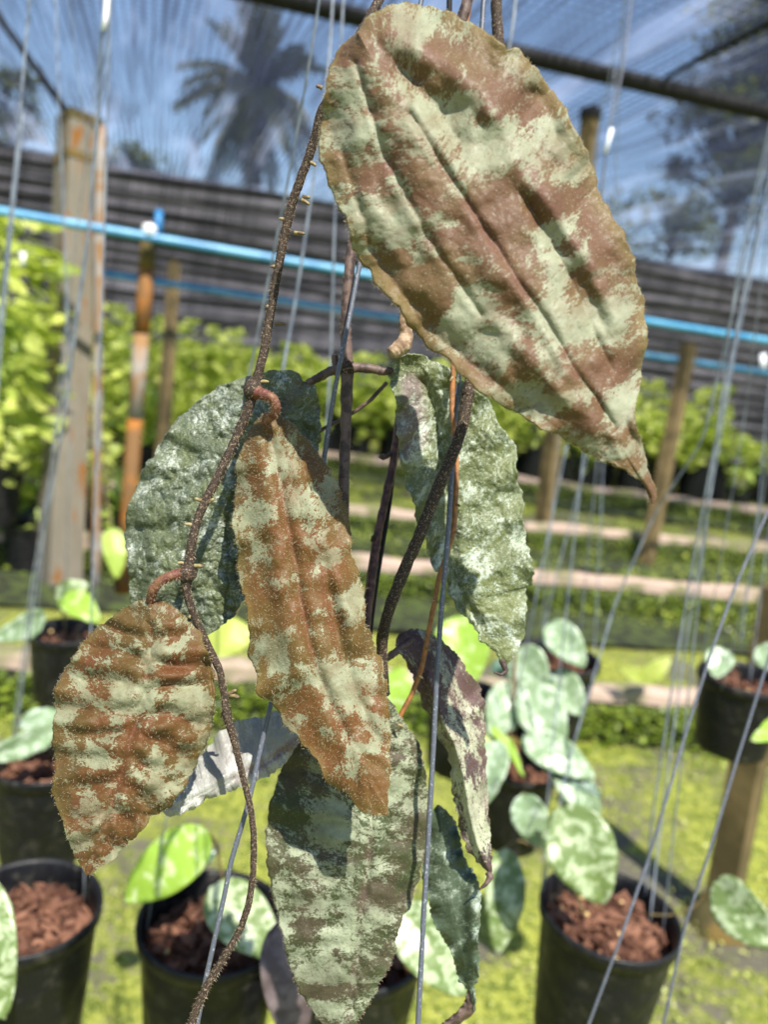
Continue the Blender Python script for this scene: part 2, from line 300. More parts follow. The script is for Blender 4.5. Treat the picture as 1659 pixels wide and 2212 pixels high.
# ------------------------------------------------------------ foreground vine
def leaf(parent, label, mat, mid, left, right, dm, dl, dr, ridges=(), blobs=(), base=.0, wr=.0008, wave=.0015, nw=7, nv=190, nu=41, thick=.0009, hair=0, hair_len=.0026, hmat='hair', seed=1, serr=2.2, fine=.12, fold=1.0, vein=(), corr=0.0, ncorr=16, edge_hair=0):
    m = resample(mid, nv, 3); L = resample(left, nv, 1); Rr = resample(right, nv, 1)
    v = np.linspace(0, 1, nv); u = np.linspace(-1, 1, 2*nu+1)
    for e, sd in ((L, 1), (Rr, 2)):
        t = np.gradient(e, axis=0); nn = np.stack([-t[:, 1], t[:, 0]], 1); nn /= np.linalg.norm(nn, axis=1)[:, None]+1e-9
        k = np.minimum(1, np.minimum(v, 1-v)*14)
        e += nn*(serr*(vnoise(v*70, v*0, seed+sd)+.6*vnoise(v*150, v*0, seed+sd+5))*k)[:, None]
    UU, VV = np.meshgrid(u, v); au = np.abs(UU)
    E = np.where((UU < 0)[..., None], L[:, None, :], Rr[:, None, :])
    XY = m[:, None, :]*(1-au[..., None]) + E*au[..., None]; X, Y = XY[..., 0], XY[..., 1]
    kn = lambda a: np.interp(VV, np.linspace(0, 1, len(a)), a)
    D = kn(dm) + np.where(UU < 0, kn(dl), kn(dr))*au**1.25
    vf = np.zeros_like(X)
    for line, amp, w in ridges: D -= amp*fold*np.exp(-(seg_dist(X, Y, line)/w)**2)
    for line, w in vein: vf = np.maximum(vf, np.exp(-(seg_dist(X, Y, line)/w)**2))
    env = np.minimum(1, np.minimum(VV, 1-VV)*8)
    D += env*wave*au**3*np.sin(VV*nw*6.28+np.where(UU < 0, 0, 2.1)+2*vnoise(VV*6, UU*0, seed))
    D += env*corr*np.sin(VV*ncorr*6.28-au*5+1.5*vnoise(VV*9, UU*2, seed+3))*np.minimum(1, au*4)*(1-.5*au)
    D += env*wr*(fbm(X/60, Y/60, seed+7, 2)+fine*fbm(X/15, Y/15, seed+9, 2))
    pos = np.ones_like(X); neg = np.zeros_like(X)
    wx_, wy_ = X+9*fbm(X/30, Y/30, seed+31), Y+9*fbm(X/30, Y/30, seed+37)
    for bx, by, bw, bh, ba in blobs:
        g = np.exp(-(((wx_-bx)/bw)**2+((wy_-by)/bh)**2)**1.5)
        if ba > 0: pos *= 1-np.minimum(.95, ba*1.2)*g
        else: neg += -ba*g
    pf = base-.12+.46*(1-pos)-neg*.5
    W = CAM + D[..., None]*(Fw + Rt*((X-829.5)/FPX)[..., None] - Up*((Y-1106)/FPX)[..., None])
    nx = 2*nu+1; V = W.reshape(-1, 3); Fc = [(j*nx+i, (j+1)*nx+i, (j+1)*nx+i+1, j*nx+i+1) for j in range(nv-1) for i in range(nx-1)]
    wid = np.linalg.norm(W[:, -1]-W[:, 0], axis=1).max()/2; ln = np.linalg.norm(W[-1, nu]-W[0, nu])
    hw = np.linalg.norm(E-m[:, None, :], axis=2)*.33/FPX
    uv = np.stack([(np.sign(UU)*au*hw).ravel()+seed, (VV*ln).ravel()+seed*.3], 1)
    ob = link('leaf', V, Fc, mat, parent, True, attrs={'patch': pf.ravel(), 'edge': au.ravel(), 'vein': vf.ravel()}, uv=uv)
    so = ob.modifiers.new('thickness', 'SOLIDIFY'); so.thickness = thick; so.offset = 0
    tag(ob, label)
    N = np.cross(np.gradient(W, axis=1), np.gradient(W, axis=0)); N /= np.linalg.norm(N, axis=2)[..., None]+1e-15
    flip = np.sign(np.einsum('ijk,ijk->ij', N, CAM-W)); N *= np.where(flip == 0, 1, flip)[..., None]
    r = np.random.default_rng(seed)
    if hair or edge_hair:
        area = np.linalg.norm(np.cross(np.gradient(W, axis=1), np.gradient(W, axis=0)), axis=2).ravel(); area /= area.sum()
        ids = r.choice(len(area), hair, p=area); HV = []; HF = []; k = 0
        eids = [j*nx+(0 if s else nx-1) for j, s in zip(r.integers(2, nv-2, edge_hair), r.integers(0, 2, edge_hair))]
        for q, i in enumerate(list(ids)+eids):
            j, c = divmod(i, nx); p = W[j, c]; nn = N[j, c]
            if q >= hair:
                o = W[j, 0]-W[j, 1] if c == 0 else W[j, -1]-W[j, -2]; o /= np.linalg.norm(o)+1e-12; nn = o+nn*.5; ln_ = .0008+r.random()*.0009; rr = .00005
            else:
                p = p + r.normal(size=3)*.0005*(1-0); p = p - N[j, c]*((p-W[j, c])@N[j, c]); ln_ = hair_len*(.6+.7*r.random()); rr = .000075
            d = nn*.75+r.normal(size=3)*.42; d /= np.linalg.norm(d); d2 = d*.5+r.normal(size=3)*.35+Up*-.25; d2 /= np.linalg.norm(d2)
            a, b = frame(d); q1 = p+d*ln_*.55; q2 = q1+d2*ln_*.5
            HV += [p+a*rr, p-a*.5*rr+b*.87*rr, p-a*.5*rr-b*.87*rr, q1+a*rr*.8, q1-a*.4*rr+b*.7*rr, q1-a*.4*rr-b*.7*rr, q2]
            HF += [(k, k+1, k+4, k+3), (k+1, k+2, k+5, k+4), (k+2, k, k+3, k+5), (k+3, k+4, k+6), (k+4, k+5, k+6), (k+5, k+3, k+6)]; k += 7
        h = link('leaf_hairs', HV, HF, M[hmat], ob, False); tag(h, kind='stuff')
    return ob, W
def stem(parent, name, pts, rad, mat, label=None, bump=.12, hairs=0, seed=3, n=12, hair_len=.0011, sm=3, res=6):
    """pts are (x, y, depth[, radius factor])"""
    pts = ext_up([tuple(q)+((1.0,) if len(q) == 3 else ()) for q in pts]); p = resample(pts, len(pts)*res*2, sm)
    w = np.array([P(a, b, c) for a, b, c, _ in p]); rf = p[:, 3]*rad
    V, Fc = tube(w, rf, n, bump, seed); ob = link(name, V, Fc, mat, parent); tag(ob, label)
    if hairs:
        r = np.random.default_rng(seed); HV = []; HF = []; k = 0; t = np.gradient(w, axis=0)
        for _ in range(hairs):
            i = r.integers(0, len(w)-1); a = r.random(); c = w[i]*(1-a)+w[i+1]*a; u, v = frame(t[i]); an = r.random()*6.283
            o = u*math.cos(an)+v*math.sin(an); s = c+o*rf[i]*.95; d = o+r.normal(size=3)*.35; d /= np.linalg.norm(d); e = s+d*hair_len*(.5+.9*r.random())+Up*-.0003; rr = .00007
            b1, b2 = frame(d); HV += [s+b1*rr, s-b1*.5*rr+b2*.87*rr, s-b1*.5*rr-b2*.87*rr, e]; HF += [(k, k+1, k+3), (k+1, k+2, k+3), (k+2, k, k+3)]; k += 4
        tag(link('stem_hairs', HV, HF, M['hair_dark'], ob, False), kind='stuff')
    return ob
def nub(parent, x, y, d, dx, dy, r=.0008, mat='root'):
    p = [P(x, y, d), P(x+dx*.5, y+dy*.5-1, d-.0005), P(x+dx, y+dy, d-.001)]
    V, Fc = tube(resample(p, 7), np.array([1.2, 1, .95, .95, .9, .85, .5])*r, 7, .15, int(x))
    return link('aerial_root', V, Fc, M[mat], parent)

vine = thing('hanging_vine', P(820, -60, .33), 'hairy climbing vine with big rust, tan and silver mottled leaves hanging in front', 'vine')

cA = lambda p: cv(850, 0, 1.1901, p); cB = lambda p: cv(600, 1000, 1.659, p); cC = lambda p: cv(700, 1900, 1.8433, p)
cD = lambda p: cv(0, 900, 1.508, p); cE = lambda p: cv(0, 1900, 1.508, p); cF = lambda p: cv(1100, 900, 1.4502, p); cG = lambda p: cv(1100, 1900, 1.4502, p)

# big tan leaf
big_mid = cA([(235,115),(275,190),(330,280),(400,390),(470,500),(560,640),(640,760),(700,850),(760,950),(820,1030),(870,1100),(930,1210),(980,1300),(1040,1370),(1110,1480),(1180,1600),(1240,1690),(1262,1730),(1258,1757)])
big_r = cA([(235,115),(262,65),(300,40),(350,22),(420,15),(490,25),(560,45),(610,80),(660,105),(710,135),(750,177),(785,170),(815,200),(850,235),(885,290),(930,340),(965,390),(980,430),(1000,480),(1030,530),(1055,590),(1065,640),(1090,700),(1120,760),(1158,800),(1172,850),(1190,900),(1195,970),(1220,1040),(1235,1100),(1240,1180),(1225,1240),(1215,1300),(1212,1360),(1198,1430),(1203,1500),(1225,1590),(1245,1640),(1265,1690),(1270,1730),(1258,1757)])
big_l = cA([(235,115),(200,140),(165,180),(140,225),(122,280),(118,340),(108,400),(100,460),(92,510),(100,560),(125,600),(135,640),(155,700),(185,750),(205,800),(210,860),(235,905),(275,940),(290,985),(335,1030),(375,1070),(395,1110),(425,1150),(460,1180),(490,1215),(530,1240),(570,1285),(610,1320),(660,1360),(710,1400),(760,1420),(820,1460),(860,1490),(920,1510),(980,1540),(1030,1570),(1080,1600),(1140,1625),(1190,1650),(1225,1672),(1240,1700),(1250,1740),(1258,1757)])
bl = [(760,230,45,70,.5),(745,160,30,40,.35),(800,330,45,60,.45),(850,410,50,45,.45),(855,490,60,40,.55),(770,300,50,25,.2),(960,475,42,28,.5),(1000,545,40,30,.45),(930,50,90,30,.45),(1010,95,60,30,.4),(1095,130,40,30,.35),
      (990,240,55,60,.5),(1060,320,75,55,.5),(940,300,50,60,.35),(1000,400,45,60,.35),(900,250,40,90,.35),(1215,310,30,28,.5),(1180,290,30,40,.3),(1195,500,45,28,.4),(1255,560,26,30,.5),(1205,560,35,30,.35),(1340,640,40,50,.4),
      (1035,690,62,52,.6),(975,720,40,45,.5),(1060,770,60,45,.45),(1130,750,40,30,.25),(1255,690,80,48,.6),(1180,690,45,55,.45),(1320,700,50,40,.45),(1200,780,45,50,.45),(1250,850,50,30,.4),(1120,845,60,28,.45),(1185,880,50,22,.35),(1350,860,35,45,.45),(1330,900,40,25,.3),(1260,950,55,25,.5),(1330,975,50,22,.4),(860,590,10,10,.5),(790,470,30,20,.3),
      (1150,430,60,45,-.35),(930,620,110,60,-.4),(1060,500,45,50,-.35),(1120,600,60,60,-.35),(1280,780,55,35,-.35),(1235,900,70,30,-.5),(1150,940,60,20,-.3),(790,390,55,30,-.45),(720,310,20,60,-.2),(860,140,40,30,-.3),(1110,200,60,30,-.3),(1290,450,40,70,-.35),(1000,820,60,30,-.35),(905,370,30,40,-.3),(1165,225,30,40,-.3)]
ridge1 = [(850,70),(960,140),(1060,230),(1130,350),(1220,500),(1300,610),(1340,700)]
big, W = leaf(vine, 'largest leaf at the top, tan with pale green blotches and a hooked tip', M['leaf_brown'], big_mid, big_l, big_r,
     [.258,.254,.252,.251,.250,.250,.249,.250,.254], [.004,.010,.014,.012,.010,.008,.006,.003,0], [.006,.010,.006,.008,.010,.010,.010,.004,0],
     ridges=[(ridge1, .0054, 36), ([(830,120),(925,215),(985,300)], -.0036, 26), ([(x+10, y+6) for x, y in big_mid[3:-4]], -.0028, 10), ([(1150,440),(1240,580),(1300,690)], -.0030, 22), ([(900,250),(990,380),(1040,470)], .0014, 26),
             ([(780,60),(820,200),(880,330),(960,520)], .0020, 44), ([(1060,560),(1180,720),(1250,860)], .0022, 40), ([(880,640),(1000,760),(1130,880)], -.0024, 18), ([(1150,200),(1190,240),(1200,290)], -.003, 20), ([(1310,560),(1330,620)], -.0012, 24), ([(760,260),(800,430),(870,560)], .0018, 22), ([(770,140),(830,330),(930,520),(1040,680)], -.0016, 9), ([(1130,420),(1230,600),(1320,800)], -.0016, 9), ([(740,330),(800,520),(900,690),(1030,800)], -.0013, 10), ([(1080,700),(1190,830),(1290,930)], .0022, 20)],
     vein=[([(x+6, y+4) for x, y in big_mid[2:-6]], 15), (ridge1, 14), ([(780,130),(800,250),(850,400)], 12)], blobs=bl, base=.50, wr=.0014, wave=.003, nw=6, corr=.0007, ncorr=11, hair=1300, hair_len=.0012, fold=.78, edge_hair=700, seed=11, serr=3.8, nv=300, nu=55)

# middle rust leaf
mid_l = cB([(285,350),(245,385),(215,430),(190,490),(165,550),(150,620),(150,690),(148,760),(138,830),(135,900),(140,960),(155,1020),(155,1080),(165,1150),(180,1220),(195,1290),(205,1350),(210,1410),(215,1450)]) + cC([(45,20),(75,80),(90,130),(85,190),(95,235),(150,260),(180,280),(215,325),(230,380),(260,410),(310,460),(345,510),(390,560),(420,610),(450,660),(480,715),(540,745),(590,780),(620,820),(650,860),(700,880),(750,888),(798,890)])
mid_r = cB([(285,350),(310,342),(345,348),(385,375),(430,410),(480,465),(520,520),(560,560),(600,620),(635,680),(655,740),(680,800),(697,870),(708,940),(705,1000),(700,1015),(720,1050),(740,1100),(755,1160),(765,1220),(770,1290),(765,1350),(790,1385)]) + cC([(740,10),(770,60),(778,130),(790,200),(798,270),(803,350),(810,430),(812,520),(808,600),(806,680),(800,760),(795,830),(798,890)])
mid_m = cB([(285,350),(310,450),(335,580),(370,720),(390,850),(420,980),(445,1120),(465,1260),(490,1380),(510,1480)]) + cC([(430,130),(500,300),(580,460),(650,600),(730,760),(798,890)])
bl = [(600,985,25,40,.55),(625,1010,18,30,.4),(640,950,25,30,.3),(560,1100,45,32,.6),(530,1140,30,30,.4),(630,1090,22,38,.6),(690,1090,35,40,.6),(720,1050,22,45,.5),(675,1160,30,30,.55),(695,1230,26,30,.5),(715,1210,22,30,.3),(735,1300,22,22,.6),(760,1290,15,30,.4),(690,1330,22,10,.5),(600,1260,16,14,.35),(560,1340,30,14,.4),(600,1400,50,40,.6),(560,1440,45,30,.5),(700,1440,55,48,.65),(740,1490,50,50,.6),(790,1480,35,80,.5),(800,1570,25,60,.5),(660,1480,20,30,.3),(620,1570,42,30,.55),(650,1540,30,22,.4),(700,1590,22,22,.4),(760,1600,36,30,.5),(740,1660,26,18,.35),(780,1660,22,30,.3),(530,1000,25,60,.5),(520,1100,20,60,.3),
      (590,1180,30,22,.45),(530,1240,22,26,.35),(555,1010,18,50,-.3),(660,1020,18,50,-.35),(620,1180,40,60,-.35),(620,1300,70,35,-.5),(650,1390,25,30,-.3),(740,1390,60,25,-.35),(800,1390,30,40,-.35),(560,1500,30,18,-.3),(670,1550,30,70,-.35),(700,1650,40,40,-.4),(800,1700,30,40,-.45),(760,1720,40,30,-.4),(560,1520,30,30,-.2)]
mid_leaf, W = leaf(vine, 'middle rust coloured leaf with golden hairs and pale patches', M['leaf_rust'], mid_m, mid_l, mid_r,
     [.321,.317,.314,.312,.311,.310,.309,.308,.308], [.004,.010,.010,.008,.008,.008,.006,.004,0], [.004,.012,.012,.010,.008,.010,.008,.005,0],
     ridges=[(mid_m[1:-3], -.0030, 13), ([(625,930),(665,1040),(700,1180),(745,1300),(775,1390)], .0040, 24), ([(x+70, y+20) for x, y in mid_m[5:-3]], -.0025, 16), ([(560,960),(580,1100),(610,1300),(640,1450)], .0024, 24), ([(800,1330),(815,1500)], -.002, 20), ([(640,960),(668,1060)], -.0035, 12)],
     vein=[(mid_m[:-2], 12), ([(x+55, y+10) for x, y in mid_m[3:-4]], 9)], blobs=bl, base=.47, wr=.0010, wave=.0026, nw=6, corr=.0006, ncorr=12, hair=4200, hair_len=.0017, edge_hair=450, seed=21, serr=3.2, nv=240)

# left rust leaf
ll = cD([(658,1297),(620,1290),(580,1300),(530,1330),(480,1370),(430,1410),(385,1450),(345,1500),(310,1560),(275,1620)]) + cE([(250,150),(238,200),(245,260),(240,320),(230,390),(240,450),(245,520),(228,580),(232,650),(260,710),(280,790),(300,830),(325,890),(355,950),(378,990)])
lr = cD([(658,1297),(700,1290),(750,1305),(800,1340),(845,1380),(880,1430),(900,1480),(925,1540),(940,1600)]) + cE([(945,100),(938,150),(948,200),(945,250),(935,310),(925,370),(900,420),(870,470),(845,540),(820,590),(780,640),(740,690),(660,730),(640,780),(600,815),(540,860),(500,920),(440,950),(405,985),(378,990)])
lm = cD([(658,1297),(664,1400),(662,1500),(650,1600)]) + cE([(630,200),(600,320),(560,450),(520,600),(470,750),(420,880),(378,990)])
r2 = np.random.default_rng(5); bl = [(318,1390,30,14,.35),(330,1450,26,45,.45),(255,1480,34,26,.4),(180,1500,45,40,.5),(150,1620,30,40,.45),(215,1450,30,16,.35),(250,1550,26,45,.5),(330,1530,50,34,.45),(400,1480,30,60,.4),(430,1560,22,90,.5),(210,1640,45,16,.35),(310,1660,45,22,.45),(380,1640,30,40,.35),(150,1560,30,40,.3),(270,1740,60,20,.4),(210,1760,50,20,.4),(350,1700,40,24,.4),(180,1830,30,20,.3),(245,1850,30,18,.3),(270,1420,40,22,-.3),(370,1440,40,22,-.3),(215,1560,30,40,-.35),(290,1600,36,40,-.35),(350,1600,40,18,-.35),(230,1700,60,14,-.35),(180,1790,60,14,-.4),(280,1800,60,14,-.3),(370,1560,30,16,-.3),(150,1700,30,30,-.2)]
rl = [([(300+dx, 1400+i*52), (200+dx*.4, 1440+i*52), (140, 1475+i*52)], (-1)**i*.0009+.0004, 13) for i in range(8) for dx in (0,)]
rl += [([(320, 1420+i*55), (400, 1400+i*50), (450, 1400+i*45)], .0012, 12) for i in range(7)]
left_leaf, W = leaf(vine, 'lower left rust coloured oval leaf with streaked pale blotches', M['leaf_left'], lm, ll, lr,
     [.311,.306,.303,.301,.299,.297,.296,.296], [.004,.012,.014,.012,.010,.008,.005,0], [.004,.008,.010,.012,.012,.009,.005,0],
     ridges=rl+[(lm[1:-2], -.0025, 12), ([(448,1430),(462,1550),(450,1650)], -.004, 12)], vein=[(lm[1:], 9)], blobs=bl, base=.50, wr=.0016, wave=.002, nw=7, corr=.0020, ncorr=11, hair=2800, hair_len=.0013, serr=3, edge_hair=250, seed=31)

# silver leaves behind
gl = cD([(1335,325),(1320,288),(1270,275),(1220,272),(1165,285),(1110,300),(1040,320),(965,345),(920,380),(880,405),(840,440),(790,480),(740,550),(700,600),(680,650),(640,680),(620,740),(595,800),(565,870),(555,930),(548,990),(555,1060),(560,1120),(575,1190),(565,1240),(570,1290),(600,1330),(680,1370),(780,1400),(860,1410),(915,1440)])
gr = cD([(1335,325),(1390,345),(1405,400),(1412,470),(1412,540),(1405,620),(1385,720),(1350,840),(1300,960),(1230,1080),(1150,1180),(1090,1260),(1050,1320),(1030,1360),(985,1385),(950,1420),(915,1440)])
gm = cD([(1335,325),(1250,440),(1160,590),(1080,760),(1000,940),(950,1100),(920,1280),(915,1440)])
leaf(vine, 'broad dark green silver speckled leaf behind the stem on the left', M['leaf_grey'], gm, gl, gr, [.349,.347,.345,.343,.342,.342,.343], [.0,.006,.010,.012,.012,.010,.0], [.002,.006,.008,.008,.006,.004,0],
     ridges=[(gm[1:-1], -.003, 16)], vein=[(gm[:3], 20)], base=.47, blobs=[(470,860,60,60,.3),(330,1020,60,60,.15),(330,1140,60,60,-.25),(400,1240,60,50,-.12),(460,1100,40,60,.1)], wr=.0026, fine=.45, wave=.003, nw=8, corr=.0008, ncorr=14, seed=41, serr=3)
rl_ = cF([(45,245),(55,300),(70,350),(85,420),(90,520),(100,620),(120,700),(125,760),(155,810),(165,880),(190,930),(215,980),(220,1040),(240,1090),(265,1125),(305,1140),(305,1200),(345,1270),(400,1330),(430,1370),(445,1410),(500,1455),(530,1470),(540,1520)])
rr_ = cF([(45,245),(80,215),(130,198),(180,200),(235,220),(290,245),(340,290),(400,330),(450,370),(490,410),(500,460),(550,530),(590,570),(600,620),(590,690),(610,760),(625,830),(625,920),(635,1000),(655,1060),(665,1110),(665,1150),(635,1190),(640,1250),(630,1330),(625,1400),(590,1470),(555,1510),(540,1520)])
rm_ = cF([(45,245),(130,260),(200,320),(245,430),(270,560),(290,720),(305,900),(320,1060),(360,1220),(430,1340),(500,1440),(540,1520)])
leaf(vine, 'long silver ringed green leaf hanging behind the right stem', M['leaf_ring'], rm_, rl_, rr_, [.352,.352,.354,.355,.355,.355,.355,.356,.358], [.002,-.004,-.008,-.008,-.004,0,0,0,0], [0,-.004,-.004,.002,.004,.008,.006,.003,0],
     ridges=[(rm_[2:-2], -.004, 15)], vein=[([(890,830),(900,950)], 30), ([(870,900),(880,980)], 20)], base=.5, blobs=[(1000,1150,60,80,.15),(900,930,30,80,.12),(1080,1180,30,60,.1)], wr=.0016, fine=.4, wave=.004, nw=9, seed=51, serr=3.2)
curl = lambda par, pts, rad, mat='stem_dark', nm='leaf_tip', hairs=0: stem(par, nm, pts, rad, M[mat], n=8)
stem(vine, 'curled_leaf_tip', [(1084,1425,.358,1),(1094,1450,.357,.7),(1083,1458,.356,.5),(1068,1452,.355,.25)], .0016, M['stem_dark'])
bl_ = cC([(795,262),(700,290),(560,340),(420,410),(330,480),(265,540),(245,620),(210,680),(185,750),(165,830),(145,930),(140,1030),(145,1130),(165,1230),(180,1330),(205,1430),(230,1530),(250,1630),(290,1740),(330,1850),(380,1920),(430,1990),(480,2050),(560,2110)])
br_ = cC([(795,262),(830,300),(860,350),(900,400),(930,450),(960,510),(985,580),(1000,660),(1010,740),(1015,850),(1005,950),(1000,1070),(975,1150),(970,1230),(940,1290),(920,1380),(880,1430),(870,1490),(840,1540),(835,1620),(810,1700),(775,1760),(740,1800),(720,1870),(680,1930),(640,1990),(600,2050),(560,2110)])
bm_ = cC([(795,262),(755,450),(725,700),(710,950),(695,1150),(665,1350),(645,1550),(620,1750),(595,1930),(560,2110)])
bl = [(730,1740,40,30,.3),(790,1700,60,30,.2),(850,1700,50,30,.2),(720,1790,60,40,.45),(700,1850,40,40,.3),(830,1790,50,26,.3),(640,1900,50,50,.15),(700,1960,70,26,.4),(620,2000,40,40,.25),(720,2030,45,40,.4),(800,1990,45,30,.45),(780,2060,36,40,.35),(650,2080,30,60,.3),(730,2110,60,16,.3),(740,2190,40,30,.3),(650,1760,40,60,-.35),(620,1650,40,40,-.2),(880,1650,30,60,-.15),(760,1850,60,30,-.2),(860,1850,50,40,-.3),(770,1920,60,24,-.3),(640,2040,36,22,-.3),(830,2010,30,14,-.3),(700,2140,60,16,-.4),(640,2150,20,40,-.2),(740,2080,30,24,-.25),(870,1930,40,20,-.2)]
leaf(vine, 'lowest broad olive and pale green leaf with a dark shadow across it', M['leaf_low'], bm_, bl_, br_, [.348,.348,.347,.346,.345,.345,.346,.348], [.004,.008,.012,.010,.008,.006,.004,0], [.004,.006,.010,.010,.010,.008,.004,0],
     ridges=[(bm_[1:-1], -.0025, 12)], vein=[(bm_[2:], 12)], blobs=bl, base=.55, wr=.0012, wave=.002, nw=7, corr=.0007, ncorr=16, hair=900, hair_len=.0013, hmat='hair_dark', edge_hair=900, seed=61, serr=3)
nl = cF([(95,1465),(78,1425),(85,1390)]) + cF([(85,1430),(110,1470),(150,1540)]) + cG([(150,100),(180,170),(200,240),(235,290),(270,370),(300,430),(320,500),(325,600),(345,700),(360,770),(390,850),(430,890),(470,935),(485,950)])
nl = cF([(88,1400),(82,1425),(95,1455),(118,1490),(150,1540)]) + nl[6:]
nr = cF([(88,1400),(110,1370),(170,1358),(230,1375),(280,1410),(330,1460),(380,1530),(430,1595)]) + cG([(440,165),(455,220),(462,300),(460,380),(465,480),(472,600),(475,700),(480,800),(485,860),(492,920),(485,950)])
nm = cF([(88,1400),(120,1420),(170,1480),(220,1560)]) + cG([(235,160),(285,300),(335,400),(372,530),(395,680),(430,820),(470,915),(485,950)])
leaf(vine, 'narrow dark plum leaf with pale streaks and a black curled tip', M['leaf_plum'], nm, nl, nr, [.364,.360,.357,.355,.354,.354,.355,.357], [-.002,0,.006,.010,.010,.008,.004,0], [.002,.006,.006,.010,.010,.008,.003,0],
     ridges=[(nm[3:-1], .0022, 7)], vein=[], blobs=[(940,1480,40,60,-.15),(990,1600,50,50,.12),(1030,1700,40,60,.1),(1040,1620,14,80,-.1),(980,1650,40,40,.4),(1010,1720,30,50,.35),(1030,1800,30,50,.3),(960,1560,30,40,.25),(950,1450,30,40,.2)], base=.52, wr=.0012, wave=.0025, nw=8, seed=71, serr=3)
stem(vine, 'curled_leaf_tip', [(1052,1884,.357,1),(1060,1893,.356,1.2),(1050,1910,.355,.8),(1035,1922,.354,.3)], .0012, M['stem_dark'])
ul = cG([(262,655),(228,690),(212,740),(200,800),(195,880),(190,950),(205,1010),(225,1060),(240,1150),(290,1230),(330,1310),(350,1400),(385,1430),(410,1500),(415,1530)])
ur = cG([(262,655),(320,700),(350,780),(365,860),(385,900),(410,935),(440,1010),(445,1100),(430,1200),(435,1300),(432,1380),(412,1420),(418,1480),(415,1530)])
um = cG([(262,655),(275,760),(290,900),(320,1050),(350,1200),(375,1320),(400,1430),(415,1530)])
leaf(vine, 'narrow bluish green leaf at the bottom behind the grey wire', M['leaf_blue'], um, ul, ur, [.374,.372,.370,.369,.369,.370,.371], [.0,.006,.008,.008,.006,.004,0], [0,.004,.0,-.004,-.004,0,0], ridges=[([(1020,1930),(1025,2050),(1035,2150)], .004, 14)], base=.42, blobs=[(1030,2050,22,130,.25),(940,1850,40,60,.1)], wr=.0014, wave=.004, nw=8, seed=81, serr=2.6)
tl_, tr_ = cG([(390,1435),(375,1490),(345,1530),(310,1560),(270,1590),(225,1640)]), cG([(415,1435),(420,1525),(395,1550),(355,1578),(310,1605),(225,1640)])
leaf(vine, 'dark withered strap at the tip of the bluish leaf', M['stem_dark'], [((a[0]+b[0])/2, (a[1]+b[1])/2) for a, b in zip(tl_, tr_)], tl_, tr_, [.370,.371,.372], [.001, .002, 0], [.003, .004, 0], seed=83, nv=60, nu=8, serr=.8)
pl_ = cE([(1325,395),(1290,330),(1250,290),(1210,265),(1170,290),(1130,300),(1050,310),(970,360),(920,420),(870,480),(845,540),(800,620),(740,690),(700,695),(655,728)])
pr_ = cE([(1325,395),(1300,430),(1250,500),(1180,555),(1120,575),(1050,605),(960,640),(900,650),(870,690),(790,722),(740,732),(710,708),(655,728)])
pm_ = cE([(1325,395),(1250,440),(1150,505),(1040,560),(930,615),(840,660),(760,705),(710,702),(655,728)])
leaf(vine, 'pale silver leaf stretched sideways behind the lower stem', M['leaf_pale'], pm_, pl_, pr_, [.352,.347,.342,.338,.335,.333], [0,.010,.014,.012,.006,0], [0,.004,.004,.004,.003,0], base=.55, blobs=[(640,1600,60,20,-.2)], vein=[(pm_[:4], 14)], ridges=[(pm_[1:-2], -.002, 8)], wr=.0010, wave=.002, nw=8, corr=.0003, ncorr=11, seed=91, serr=2.6)

# stems
s1 = [(840,-60,.300),(815,10,.296),(780,70,.293),(735,160,.298),(690,250,.303),(680,300,.306),(655,370,.309),(630,440,.311),(612,520,.313),(597,600,.314),(583,680,.314),(570,760,.314),(553,825,.314,1.15),(545,848,.314,1.35),(534,890,.314),(510,945,.314),(485,1000,.313),(455,1060,.312),(430,1110,.312),(416,1160,.311),(407,1215,.311,1.1),(405,1240,.311,1.35),(400,1275,.311,.9),(418,1330,.313,.85),(447,1390,.316,.85),(475,1450,.317,.85),(486,1515,.318,.8),(489,1545,.318,1.1),(505,1600,.319,.75),(525,1680,.320,.75),(540,1740,.320,.7),(548,1800,.320,.72),(547,1880,.320,.72),(538,1950,.321,.78),(518,2010,.322,.8),(480,2075,.322,.85),(448,2125,.322,.9),(425,2175,.322,.95),(405,2240,.322,.95)]
main = stem(vine, 'stem', s1, .00175, M['stem'], 'long hairy dark stem running down the left with root nubs', hairs=4200, seed=1, n=14)
dep = lambda y: float(np.interp(y, [q[1] for q in s1], [q[2] for q in s1]))
for x, y, dx, dy in [(668,350,14,8),(655,425,14,2),(652,432,16,10),(622,478,-20,-6),(636,503,22,2),(601,577,-18,-1),(588,662,-14,1),(596,699,20,2),(560,825,20,0),(437,1082,-18,-5),(450,1085,12,-7),(418,1135,-20,-3),(400,1218,-18,-2),(420,1222,18,2),(700,250,-10,-10),(695,190,-12,-4),(494,1500,16,-10),(498,1502,18,4),(415,1325,-8,10),(475,1470,-14,-4)]: nub(main, x, y, dep(y), dx, dy)
stem(vine, 'petiole', [(546,846,.313,1.5),(570,852,.311,1.1),(588,860,.310),(596,877,.311),(592,893,.313),(578,903,.317,1.1),(572,915,.320,.8)], .0020, M['stem_red'], 'curved red leaf stalk above the middle leaf', hairs=350, seed=5)
stem(vine, 'petiole', [(408,1236,.310,1.5),(385,1240,.309,1.1),(362,1246,.308),(342,1258,.308),(330,1274,.309,1.05),(324,1298,.312,.9)], .0019, M['stem_red'], 'curved red leaf stalk above the lower left leaf', hairs=350, seed=6)
s2 = [(1025,-60,.345),(1005,20,.345),(960,150,.35),(880,300,.35),(790,440,.35),(757,545,.35),(750,640,.35),(746,720,.35),(750,790,.35,1.2),(750,815,.35,1.2),(748,900,.35),(744,1000,.35),(742,1090,.35),(745,1250,.352),(760,1400,.355)]
